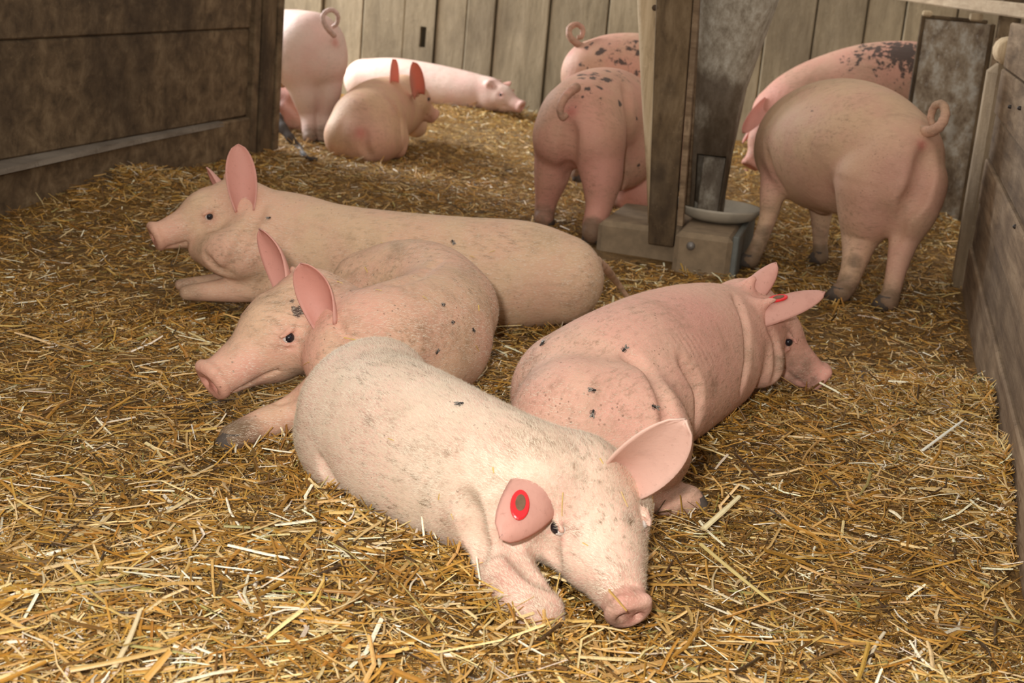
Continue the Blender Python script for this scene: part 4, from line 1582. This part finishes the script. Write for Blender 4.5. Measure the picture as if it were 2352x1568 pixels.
def pig_l():
    g = Pig('brownish pig lying rump forward with two upright reddish ears', P(850, 350), .009, SK_L)
    S = g.s
    S.chain([zz(838, 283, .16, 78), zz(868, 262, .175, 80), zz(905, 246, .18, 70), zz(930, 238, .19, 56)], .05)
    S.chain([zz(800, 312, .10, 56), zz(850, 322, .09, 58), zz(895, 318, .08, 44)], .04)
    g.crease([(900, 235), (920, 270), (925, 320)], .006, .03)
    g.crease([(840, 300), (838, 335), (850, 358)], .007, .03)
    S.chain([zz(900, 325, .06, 32), zz(916, 345, .03, 16)], .03)
    S.chain([zz(950, 260, .12, 38), zz(955, 290, .06, 26)], .03)
    poll = P(932, 212, .27); snout = poll + np.array([.10, .20, -.14])
    T = g.head(poll, snout, UP, scale=1.0)
    for (px, py, r, s_) in ((815, 270, .03, 1.05), (798, 278, .02, 1.0), (832, 262, .02, 1.0)):
        g.p('dark', P(px, py, .28), r, s_)
    g.pp('red', (828, 305), .022, .9)
    g.p('pink', P(860, 330, .1), .12, .6)
    b0 = P(897, 208, .29)
    g.ear(b0, P(902, 136, .47), nrm(IMG_RIGHT * .6 + TOCAM(b0) * .7), .058, mat=EAR_A, cup=1.3)
    b0 = P(958, 212, .30)
    g.ear(b0, P(948, 142, .47), nrm(TOCAM(b0) + IMG_RIGHT * .3), .055, mat=EAR_A, cup=1.3)
    g.finish()


for fn in (pig_a, pig_b, pig_c, pig_d, pig_e, pig_f, pig_g, pig_h, pig_i, pig_j, pig_k, pig_l):
    fn()

# ------------------------------------------------------------------ straw
PAL = np.array([(.055, .028, .009), (.16, .078, .016), (.38, .180, .028), (.53, .285, .055), (.64, .40, .13), (.75, .56, .28), (.90, .80, .60), (.34, .28, .09)])


def freshness(x, y):
    n = .5 + .25 * np.sin(2.1 * x + 1.3 * y + .7) + .25 * np.sin(3.7 * x - 2.9 * y + 2.) * np.cos(1.9 * y + .4)
    f = .22 + .28 * n
    f = f + .50 * np.clip((2.25 - y) / .7, 0, 1)                    # newest straw was thrown in at the gate
    for c, s, a in PILES[:2] + PILES[7:9]:
        f = f + .5 * np.exp(-((x - c[0]) ** 2 + (y - c[1]) ** 2) / (2 * (s * 1.2) ** 2))
    f = f + .22 * np.clip((x + .45) / .6, 0, 1) * np.clip((3.4 - y) / .8, 0, 1)
    return np.clip(f, 0, 1)


def pick_colours(f, rng):
    n = len(f)
    lowp = np.array([.10, .24, .33, .19, .08, .03, .01, .02])
    highp = np.array([.03, .06, .13, .20, .25, .20, .10, .03])
    p = lowp[None] * (1 - f[:, None]) + highp[None] * f[:, None]
    cs = np.cumsum(p / p.sum(1, keepdims=True), 1)
    k = (rng.random(n)[:, None] > cs).sum(1).clip(0, 7)
    c = PAL[k] * rng.uniform(.75, 1.2, (n, 1)) * rng.uniform(.94, 1.06, (n, 3))
    return np.clip(c, 0, 1)


def outside_pigs(pts, margin=.004):
    ok = np.ones(len(pts), bool)
    for g in PIGS:
        ok &= g.s.sample(pts) > margin
    ok &= ~((pts[:, 0] > -.99) & (pts[:, 0] < -.43) & (pts[:, 1] > 5.0) & (pts[:, 1] < 5.67))      # not inside the plinth
    return ok


def straw_geometry(c, az, tilt, length, width, bend, rng, folded):
    """c (n,3) centres. folded: 3 cross sections of 3 points; else one plain quad"""
    n = len(c)
    d = np.stack([np.cos(az) * np.cos(tilt), np.sin(az) * np.cos(tilt), np.sin(tilt)], 1)
    s = np.stack([-np.sin(az), np.cos(az), np.zeros(n)], 1)
    roll = rng.normal(0, .5, n)
    up = np.cross(d, s)
    s2 = s * np.cos(roll)[:, None] + up * np.sin(roll)[:, None]
    u2 = np.cross(d, s2)
    L, Wd = length[:, None] / 2, width[:, None] / 2
    if not folded:
        V = np.stack([c - d * L - s2 * Wd, c - d * L + s2 * Wd, c + d * L + s2 * Wd * .7, c + d * L - s2 * Wd * .7], 1)
        Q = np.arange(n * 4).reshape(n, 4)
        return V.reshape(-1, 3), Q, 4
    b = bend[:, None]
    secs = []
    for t, k in ((-1., 1.0), (rng.uniform(-.3, .3, (n, 1)), 1.0), (1., .75)):
        cc = c + d * L * t + s * b * L * (1 - np.abs(t) * 2) * .5
        secs += [cc - s2 * Wd * k, cc + u2 * Wd * .55 * k, cc + s2 * Wd * k]
    V = np.stack(secs, 1)
    base = (np.arange(n) * 9)[:, None, None]
    q = np.array([[0, 1, 4, 3], [1, 2, 5, 4], [3, 4, 7, 6], [4, 5, 8, 7]])[None]
    return V.reshape(-1, 3), (base + q).reshape(-1, 4), 9


def straw_material():
    m, nt, b = new_mat('straw')
    g = NB(nt)
    co = g.n('ShaderNodeTexCoord').outputs['Object']
    a = g.attr('straw_col').outputs['Color']
    n = g.noise(co, 240, 3, .6)
    col = g.mix(g.math('MULTIPLY', n, .45), a, (.16, .09, .03), 'MULTIPLY')
    g.l(g.mix(g.math('MULTIPLY', g.ramp(n, .45, .7), .4), a, (.20, .12, .045)), b.inputs['Base Color'])
    b.inputs['Roughness'].default_value = .45
    b.inputs['Specular IOR Level'].default_value = .28
    return m


M_straw = straw_material()


def field(n, rng, ylo, yhi, power, far=False):
    y = ylo + (yhi - ylo) * rng.random(n) ** power
    xmin = np.maximum(-.66 * y - .40, np.where(y < 6.45, XL + .04, -5.6))
    xmax = np.where(y < 5.3, XR - .03, np.where(y < 6.5, .38, 1.1))
    x = xmin + (xmax - xmin) * rng.random(n)
    keep = rng.random(n) < (xmax - xmin) / 4.0 + (y < 3.5) * .2
    return x[keep], y[keep]


def bedding(name, label, n, rng, ylo, yhi, power, lr, wr, zr, tilt_s, folded):
    x, y = field(n, rng, ylo, yhi, power)
    z = ground_h(x, y) + rng.uniform(zr[0], zr[1], len(x))
    c = np.stack([x, y, z], 1)
    ok = outside_pigs(c)
    c = c[ok]; n = len(c)
    f = freshness(c[:, 0], c[:, 1])
    # thin cover where the bedding is trodden bare
    bare = .5 + .5 * np.sin(1.7 * c[:, 0] + 4.1 * c[:, 1]) * np.sin(3.3 * c[:, 0] - 1.2 * c[:, 1] + 1.)
    ok = rng.random(n) < np.clip(.22 + .95 * f + .35 * bare, 0, 1)
    c, f = c[ok], f[ok]; n = len(c)
    az = rng.uniform(0, 2 * math.pi, n)
    tilt = rng.normal(0, tilt_s, n)
    length = lr[0] + (lr[1] - lr[0]) * rng.random(n) ** 2.2
    width = wr[0] + (wr[1] - wr[0]) * rng.random(n) ** 1.6
    c[:, 2] += np.abs(np.sin(tilt)) * length * .35
    V, Q, k = straw_geometry(c, az, tilt, length, width, rng.normal(0, .18, n), rng, folded)
    V[:, 0] = np.where(V[:, 1] < 5.3, np.minimum(V[:, 0], XR - .016), V[:, 0])
    col = pick_colours(f, rng)
    return V, Q, np.repeat(col, k, 0)


def rim_straw(rng):
    Vs, Qs, Cs, off = [], [], [], 0
    for g, n in zip(PIGS[:4], (1500, 900, 1100, 900)):
        V = g.V
        h = V[:, 2] - ground_h(V[:, 0], V[:, 1])
        cand = V[(h > .004) & (h < .03)]
        if len(cand) == 0: continue
        c0 = cand[rng.integers(0, len(cand), n)]
        ctr = V.mean(0)
        out = (c0 - ctr) * (1, 1, 0); out /= np.linalg.norm(out, axis=1, keepdims=True) + 1e-9
        c = c0 + out * rng.uniform(.008, .05, (n, 1)) + rng.normal(0, .01, (n, 3)) * (1, 1, .3)
        c[:, 2] = ground_h(c[:, 0], c[:, 1]) + rng.uniform(.004, .03, n)
        c = c[outside_pigs(c, .006)]; n = len(c)
        az = rng.uniform(0, 6.283, n)
        tilt = rng.normal(.1, .45, n)
        ln = rng.uniform(.025, .085, n)
        V_, Q_, k = straw_geometry(c, az, tilt, ln, rng.uniform(.0015, .005, n), rng.normal(0, .15, n), rng, True)
        Vs.append(V_); Qs.append(Q_ + off); off += len(V_)
        Cs.append(np.repeat(pick_colours(np.clip(freshness(c[:, 0], c[:, 1]) + .1, 0, 1), rng), k, 0))
    return np.concatenate(Vs), np.concatenate(Qs), np.concatenate(Cs)


def tuft(rng):
    """fresh straw heaped loosely against the walls and behind the animals"""
    Vs, Qs, Cs, off = [], [], [], 0
    for (px, py, n, sx, sy) in ((2150, 975, 1100, .13, .09), (2240, 985, 500, .05, .10), (2300, 1200, 500, .04, .16), (1130, 262, 1200, .22, .12), (2110, 530, 500, .14, .12), (320, 440, 350, .22, .10),
                                (980, 1240, 500, .16, .05), (1260, 715, 600, .16, .04), (1330, 1480, 500, .35, .07)):
        c = P(px, py)
        x = np.clip(c[0] + rng.normal(0, sx, n), XL + .06, XR - .03); y = c[1] + rng.normal(0, sy, n)
        z = ground_h(x, y) + rng.uniform(.0, .045, n) * np.exp(-((x - c[0]) / sx) ** 2 / 2)
        p = np.stack([x, y, z], 1)
        p = p[outside_pigs(p, .008)]; n = len(p)
        V_, Q_, k = straw_geometry(p, rng.uniform(0, 6.283, n), rng.normal(.05, .35, n), rng.uniform(.02, .085, n), rng.uniform(.002, .006, n), rng.normal(0, .2, n), rng, True)
        V_[:, 0] = np.where(V_[:, 1] < 5.3, np.minimum(V_[:, 0], XR - .016), V_[:, 0])
        Vs.append(V_); Qs.append(Q_ + off); off += len(V_)
        Cs.append(np.repeat(pick_colours(np.full(n, .75), rng), k, 0))
    return np.concatenate(Vs), np.concatenate(Qs), np.concatenate(Cs)


def stuff(name, label, parts):
    Vs, Qs, Cs, off = [], [], [], 0
    for V_, Q_, C_ in parts:
        Vs.append(V_); Qs.append(Q_ + off); Cs.append(C_); off += len(V_)
    V_, Q_, C_ = np.concatenate(Vs), np.concatenate(Qs), np.concatenate(Cs)
    V_[:, 1] = np.minimum(V_[:, 1], YB - .016)
    V_[:, 0] = np.where(V_[:, 1] < 6.47, np.maximum(V_[:, 0], XL + .024), V_[:, 0])
    o = quad_mesh(name, V_, Q_, M_straw, None, False)
    a = o.data.attributes.new('straw_col', 'FLOAT_COLOR', 'POINT')
    a.data.foreach_set('color', np.concatenate([C_, np.ones((len(C_), 1))], 1).astype(np.float32).ravel())
    tag(o, label, 'straw', kind='stuff')
    return o


r1 = np.random.default_rng(21)
stuff('straw_bedding', 'loose golden brown straw bedding spread over the pen floor', [
    bedding('', '', 75000, r1, 1.25, 3.3, 1.25, (.012, .060), (.0012, .0048), (-.004, .012), .18, True),
    bedding('', '', 17000, r1, 1.25, 3.2, 1.3, (.04, .125), (.0025, .0068), (.004, .022), .16, True),
    bedding('', '', 190000, r1, 1.25, 3.6, 1.2, (.006, .028), (.0008, .0030), (-.003, .012), .28, False),
    bedding('', '', 60000, r1, 3.1, 9.5, 1.3, (.015, .09), (.0025, .006), (-.003, .018), .2, True),
    bedding('', '', 130000, r1, 3.1, 9.5, 1.2, (.010, .05), (.002, .005), (-.003, .012), .28, False),
    tuft(r1),
    rim_straw(r1)])

# single stalks that lie on top: one mesh per kind, copies share it
M_stalk, _nt, _b = new_mat('single_stalk')
_g = NB(_nt)
_ri = _g.n('ShaderNodeObjectInfo').outputs['Random']
_nn = _g.noise(_g.n('ShaderNodeTexCoord').outputs['Object'], 160, 3, .6)
_c = _g.cramp(_ri, [(0., (.38, .19, .045)), (.3, (.55, .33, .10)), (.6, (.66, .46, .20)), (.85, (.78, .63, .36)), (1., (.88, .80, .62))])
_g.l(_g.mix(_g.math('MULTIPLY', _nn, .35), _c, (.2, .12, .05)), _b.inputs['Base Color'])
_b.inputs['Roughness'].default_value = .4


def stalk_vf(a, b, w, bend, rs_, sag=.0):
    """hollow split stalk from a to b: arc cross section with a node ring"""
    a, b = np.asarray(a, float), np.asarray(b, float)
    d = b - a; L_ = np.linalg.norm(d); d = d / L_
    up = nrm(UP - d * (UP @ d) + 1e-6)
    sd = np.cross(d, up)
    V, Fc, n = [], [], 7
    for i in range(n):
        t = i / (n - 1)
        c = a + d * L_ * t + sd * bend * L_ * math.sin(math.pi * t) + up * sag * L_ * math.sin(math.pi * t)
        k = (1.15 if i == 3 else 1) * (1 - .25 * t)
        for j in range(5):
            an = math.pi * (j / 4)
            V.append(c + sd * w / 2 * k * math.cos(an) + up * w * .36 * k * math.sin(an))
    for i in range(n - 1):
        for j in range(4):
            q = i * 5 + j
            Fc.append((q, q + 5, q + 6, q + 1))
        Fc.append((i * 5, i * 5 + 4, i * 5 + 9, i * 5 + 5))
    Fc.append((0, 1, 2, 3, 4)); Fc.append(tuple((n - 1) * 5 + j for j in (4, 3, 2, 1, 0)))
    return V, Fc


rk = random.Random(5)
kinds = []
for i in range(7):
    L_ = [.07, .085, .10, .12, .14, .09, .11][i]
    V_, F_ = stalk_vf((-L_ / 2, 0, 0), (L_ / 2, 0, 0), [.0045, .006, .005, .007, .0055, .008, .0042][i], [.02, -.06, .09, .03, -.04, 0, .12][i], rk)
    me = bpy.data.meshes.new('straw_stalk')
    me.from_pydata([tuple(map(float, v)) for v in V_], [], F_)
    me.materials.append(M_stalk)
    me.update()
    kinds.append(me)
made = 0
while made < 220:
    y = 1.42 + 2.1 * rk.random() ** 1.5
    x = rk.uniform(-.66 * y - .1, XR - .1)
    z = float(ground_h(np.array(x), np.array(y))) + rk.uniform(.016, .03)
    if not outside_pigs(np.array([[x, y, z]]), .03)[0]:
        continue
    o = bpy.data.objects.new('straw_stalk', kinds[rk.randrange(7)])
    o.location = (x, y, z)
    o.rotation_euler = (rk.uniform(-.4, .4), rk.gauss(0, .10), rk.uniform(0, 6.283))
    s_ = rk.uniform(.5, .95)
    o.scale = (s_, s_, s_)
    COL.objects.link(o)
    tag(o, 'loose straw stalk lying on top of the bedding', 'straw', 'loose straw stalks on top of the bedding')
    made += 1


def stalk(label, a, b, w, bend=.02, sag=0., colour=None):
    a, b = np.asarray(a, float), np.asarray(b, float)
    V_, F_ = stalk_vf(a, b, w, bend, rk, sag)
    m = M_stalk
    if colour:
        m = bpy.data.materials.get('stalk_%02d' % int(colour[0] * 99)) or plain('stalk_%02d' % int(colour[0] * 99), colour, .4, .15, 120)
    o = mesh_obj('straw_stalk', V_, F_, m)
    return tag(o, label, 'straw')


def gp(px, py, dz=.03):
    p = P(px, py, 0.0)
    h = float(ground_h(np.array(p[0]), np.array(p[1])))
    return P(px, py, h + dz)


stalk('long yellow straw stalk lying slanted right of the front pig', gp(1610, 1250), gp(1775, 1385), .009, .02, .01, (.66, .52, .20))
stalk('thick pale bent straw beside the muddy hind foot', gp(1615, 1215, .03), gp(1698, 1140, .05), .012, .02, .02, (.78, .66, .38))
stalk('bright white straw stalk on the pile by the right wall', gp(2118, 1035, .04), gp(2212, 965, .07), .007, 0, 0, (.92, .88, .76))
stalk('long flat tan straw lying under the left edge of the bedding front', gp(160, 1540, .03), gp(390, 1490, .04), .010, .02, .0, (.52, .33, .11))
stalk('broad ochre straw blade leaning up at the front bedding', gp(335, 1560, .03), gp(392, 1495, .06), .014, .0, .0, (.50, .27, .06))
stalk('long cream straw stalk lying flat left of the front bedding pile', gp(262, 1532, .03), gp(322, 1400, .05), .008, .02, .0, (.72, .58, .34))
stalk('short bright straw sticking upright behind the rosy pig', gp(1405, 722, .01), P(1409, 680, .07), .008, 0, 0, (.86, .78, .50))
stalk('thin white straw on the dark bedding by the curled pig foot', gp(440, 975, .03), gp(449, 1010, .03), .003, 0, 0, (.85, .80, .68))


def drape(g, label, pa, pb, w, colour, bend=.03, dz=.002):
    """a straw stuck to a pig: find where the view ray meets the body"""
    bvh = BVHTree.FromPolygons([tuple(v) for v in g.V], [tuple(q) for q in g.Q])
    pts = []
    for (px, py) in (pa, pb):
        h = bvh.ray_cast(Vector(C0), Vector(ray(px, py)), 12.0)
        if h[0] is None:
            return None
        pts.append(np.array(h[0]) + np.array(h[1]) * dz)
    return stalk(label, pts[0], pts[1], w, bend, .02, colour)


GA, GB, GC, GD, GE, GF = PIGS[:6]
BV = {id(g): BVHTree.FromPolygons([tuple(v) for v in g.V], [tuple(q) for q in g.Q]) for g in PIGS[:6]}
drape(GB, 'yellow straw stuck behind the cheek of the curled pig', (790, 776), (848, 789), .004, (.62, .43, .12))
o = stalk('thin cream straw hanging from the mouth of the long pale pig', P(413, 562, .16), P(398, 608, .08), .003, .02, 0, (.75, .62, .38))
stalk('brown straw stalk lying over the snout of the front pig', P(1397, 1355, .115), P(1438, 1402, .085), .008, .0, 0, (.55, .33, .10))
stalk('long straw held at the mouth of the rosy pig', P(1788, 862, .10), P(1848, 902, .05), .005, .03, 0, (.55, .38, .12))
drape(GA, 'thin dry straw clinging between tagged ear and eye of the front pig', (1292, 1130), (1290, 1185), .0025, (.60, .42, .16))
drape(GA, 'thin dry straw clinging above the far eye of the front pig', (1425, 1130), (1440, 1165), .0025, (.60, .42, .16))

for (g_, who, spots) in ((GB, 'curled', ((780, 650, 20), (842, 620, 60), (870, 668, 10), (975, 685, 35), (1098, 708, 85), (1095, 800, 60), (640, 655, 20), (705, 835, 150))),
                         (GA, 'front', ((1040, 1185, 70), (1134, 1080, 80), (900, 1010, 20), (1010, 1140, 100), (1380, 1060, 60), (1345, 1250, 30))),
                         (GC, 'long pale', ((1085, 590, 20), (1130, 578, 160), (880, 560, 30)))):
    for (px, py, an) in spots:
        dx, dy = 7 * math.cos(math.radians(an)), 7 * math.sin(math.radians(an))
        o = drape(g_, 'tiny straw fragment stuck to the skin of the %s pig' % who, (px - dx, py - dy), (px + dx, py + dy), .0028, (.62, .43, .14), 0)
        if o:
            o.name = 'straw_fragment'
            o['group'] = 'straw fragments on the %s pig' % who

# ------------------------------------------------------------------ flies
M_fly = plain('fly_black', (.02, .016, .014), .5, .4, 200)
M_wing, _nt, _b = new_mat('fly_wing')
_g = NB(_nt)
_g.l(_g.mix(_g.noise(None, 80, 2), (.16, .13, .11), (.30, .26, .22)), _b.inputs['Base Color'])
_b.inputs['Roughness'].default_value = .35
FLY_ME = None


def fly(g, px, py, label, size=1.0, spin=0.):
    global FLY_ME
    h = BV[id(g)].ray_cast(Vector(C0), Vector(ray(px, py)), 12.0)
    if h[0] is None:
        return
    root = bpy.data.objects.new('fly', None)
    root.empty_display_size = .01
    root.location = h[0]
    q = Vector(h[1]).to_track_quat('Z', 'Y')
    root.rotation_euler = (q.to_matrix().to_4x4() @ Matrix.Rotation(spin, 4, 'Z')).to_euler()
    root.scale = (size,) * 3
    COL.objects.link(root)
    tag(root, label, 'fly')
    if FLY_ME is None:
        def m_of(chunks, mat):
            V, Fc = [], []
            for c, r in chunks:
                b0 = len(V)
                for i in range(6):
                    t = math.pi * i / 5
                    for j in range(8):
                        p = 2 * math.pi * j / 8
                        V.append((c[0] + r[0] * math.cos(t), c[1] + r[1] * math.sin(t) * math.cos(p), c[2] + r[2] * math.sin(t) * math.sin(p)))
                for i in range(5):
                    for j in range(8):
                        k = (j + 1) % 8
                        Fc.append((b0 + i * 8 + j, b0 + i * 8 + k, b0 + i * 8 + 8 + k, b0 + i * 8 + 8 + j))
            me = bpy.data.meshes.new('fly_body'); me.from_pydata(V, [], Fc); me.materials.append(mat); me.update()
            return me
        body = m_of([((0, 0, .0022), (.0032, .0020, .0019)), ((-.0036, 0, .0020), (.0034, .0019, .0016)), ((.0036, 0, .0021), (.0015, .0019, .0015))]
                    + [((x, s * .0030, .0009), (.0004, .0022, .0004)) for x in (-.0015, .0005, .0025) for s in (-1, 1)], M_fly)
        wv = [(0, 0, .0042), (-.003, .0026, .0040), (-.0075, .0042, .0034), (-.0085, .0022, .0034), (-.0045, .0004, .0040),
              (0, 0, .0039), (-.003, .0026, .0037), (-.0075, .0042, .0031), (-.0085, .0022, .0031), (-.0045, .0004, .0037)]
        wf = [(0, 1, 2, 3, 4), (9, 8, 7, 6, 5)]
        wing = bpy.data.meshes.new('fly_wing'); wing.from_pydata(wv, [], wf); wing.materials.append(M_wing); wing.update()
        wing2 = bpy.data.meshes.new('fly_wing'); wing2.from_pydata([(x, -y, z) for x, y, z in wv], [], [f[::-1] for f in wf]); wing2.materials.append(M_wing); wing2.update()
        FLY_ME = (body, wing, wing2)
    for nm, me in zip(('body', 'wing', 'wing'), FLY_ME):
        o = bpy.data.objects.new(nm, me)
        COL.objects.link(o)
        o.parent = root


for i, (px, py, lab) in enumerate(((1361, 897, 'dark fly on the ham of the rosy lying pig, uppermost of two'),
                                   (1361, 948, 'dark fly on the ham of the rosy lying pig, lower of two'),
                                   (1502, 935, 'dark fly beside the ham crease of the rosy lying pig'),
                                   (1433, 803, 'dark fly on the back of the rosy lying pig'),
                                   (1246, 791, 'dark fly at the croup edge of the rosy lying pig'))):
    fly(GD, px, py, lab, 1.25, i * 1.3)
fly(GA, 1057, 929, 'brown fly on the spine of the front pig', 1.2, .8)
for i, (px, py, lab) in enumerate(((1040, 740, 'small fly on the flank of the curled pig near its bend'), (1086, 757, 'small fly at the outer bend of the curled pig'),
                                   (1003, 808, 'small fly low on the shoulder of the curled pig'), (1018, 700, 'tiny fly high on the back of the curled pig'))):
    fly(GB, px, py, lab, 1.0, i * 2.1)
fly(GC, 618, 501, 'small fly behind the ear of the long pale pig', 1.1, .4)
fly(GC, 1040, 556, 'small fly on the middle back of the long pale pig', 1.3, 2.)


# ------------------------------------------------------------------ bristles
def bristles(g, n, length, flow, seed, mat, w=.0006):
    rr = np.random.default_rng(seed)
    V, Q = g.V, g.Q
    e1 = V[Q[:, 2]] - V[Q[:, 0]]; e2 = V[Q[:, 3]] - V[Q[:, 1]]
    nm = np.cross(e1, e2); ar = np.linalg.norm(nm, axis=1); nm = nm / (ar[:, None] + 1e-12)
    ctr = V[Q].mean(1)
    facing = ((C0 - ctr) * nm).sum(1) > -.35 * np.linalg.norm(C0 - ctr, axis=1)
    pr = ar * facing * (ctr[:, 2] > .03)
    nose = g.head_frame[0](.285, 0, 0)
    pr = pr * (np.linalg.norm(ctr - nose, axis=1) > .05)                 # the nose disc is bare
    k = rr.choice(len(Q), n, p=pr / pr.sum())
    a, b = rr.random((n, 1)), rr.random((n, 1))
    q = V[Q[k]]
    p = (q[:, 0] * (1 - a) + q[:, 1] * a) * (1 - b) + (q[:, 3] * (1 - a) + q[:, 2] * a) * b
    nn_ = nm[k]
    fl_ = np.asarray(flow, float)[None] + rr.normal(0, .28, (n, 3))
    t = fl_ - nn_ * (fl_ * nn_).sum(1, keepdims=True)
    t /= np.linalg.norm(t, axis=1, keepdims=True) + 1e-9
    d = t + nn_ * rr.uniform(.12, .5, (n, 1)); d /= np.linalg.norm(d, axis=1, keepdims=True)
    ln = length * rr.uniform(.5, 1.2, (n, 1))
    s = np.cross(d, nn_); s /= np.linalg.norm(s, axis=1, keepdims=True) + 1e-9
    Vh = np.stack([p - s * w / 2, p + s * w / 2, p + d * ln], 1).reshape(-1, 3)
    o = quad_mesh('bristles', Vh, np.arange(n * 3).reshape(n, 3), mat, None, False)
    tag(o, None, None, kind='stuff')
    adopt(o, g.root)


M_bris, _nt, _b = new_mat('bristle')
_g = NB(_nt)
_g.l(_g.mix(_g.noise(_g.n('ShaderNodeTexCoord').outputs['Object'], 14, 3), (.62, .48, .34), (.86, .76, .62)), _b.inputs['Base Color'])
_b.inputs['Roughness'].default_value = .45
bristles(GA, 60000, .011, P(800, 900) - P(1250, 1150), 1, M_bris)
bristles(GB, 26000, .010, IMG_RIGHT, 2, M_bris)
bristles(GC, 16000, .010, IMG_RIGHT, 3, M_bris, .0007)
bristles(GD, 16000, .009, -IMG_RIGHT, 4, M_bris, .0007)


# ------------------------------------------------------------------ dark bent stick behind the partition end
pth = catmull([PY(634, 268, 6.78), PY(648, 292, 6.72), PY(668, 318, 6.68), PY(688, 342, 6.64), P(704, 362, .02), P(730, 366, .02)], 22)
V_, F_ = tube_vf(pth, np.linspace(.030, .008, 22) * (1 + .12 * np.sin(np.arange(22) * 1.7)), 10)  # dark tapered tube in place of a leg-like shape of unclear kind
tag(mesh_obj('stick', V_, F_, plain('dark_form', (.05, .036, .028), .85, .4, 60, bump=.4), None, True), 'dark bent stick leaning behind the end post of the partition', 'stick')
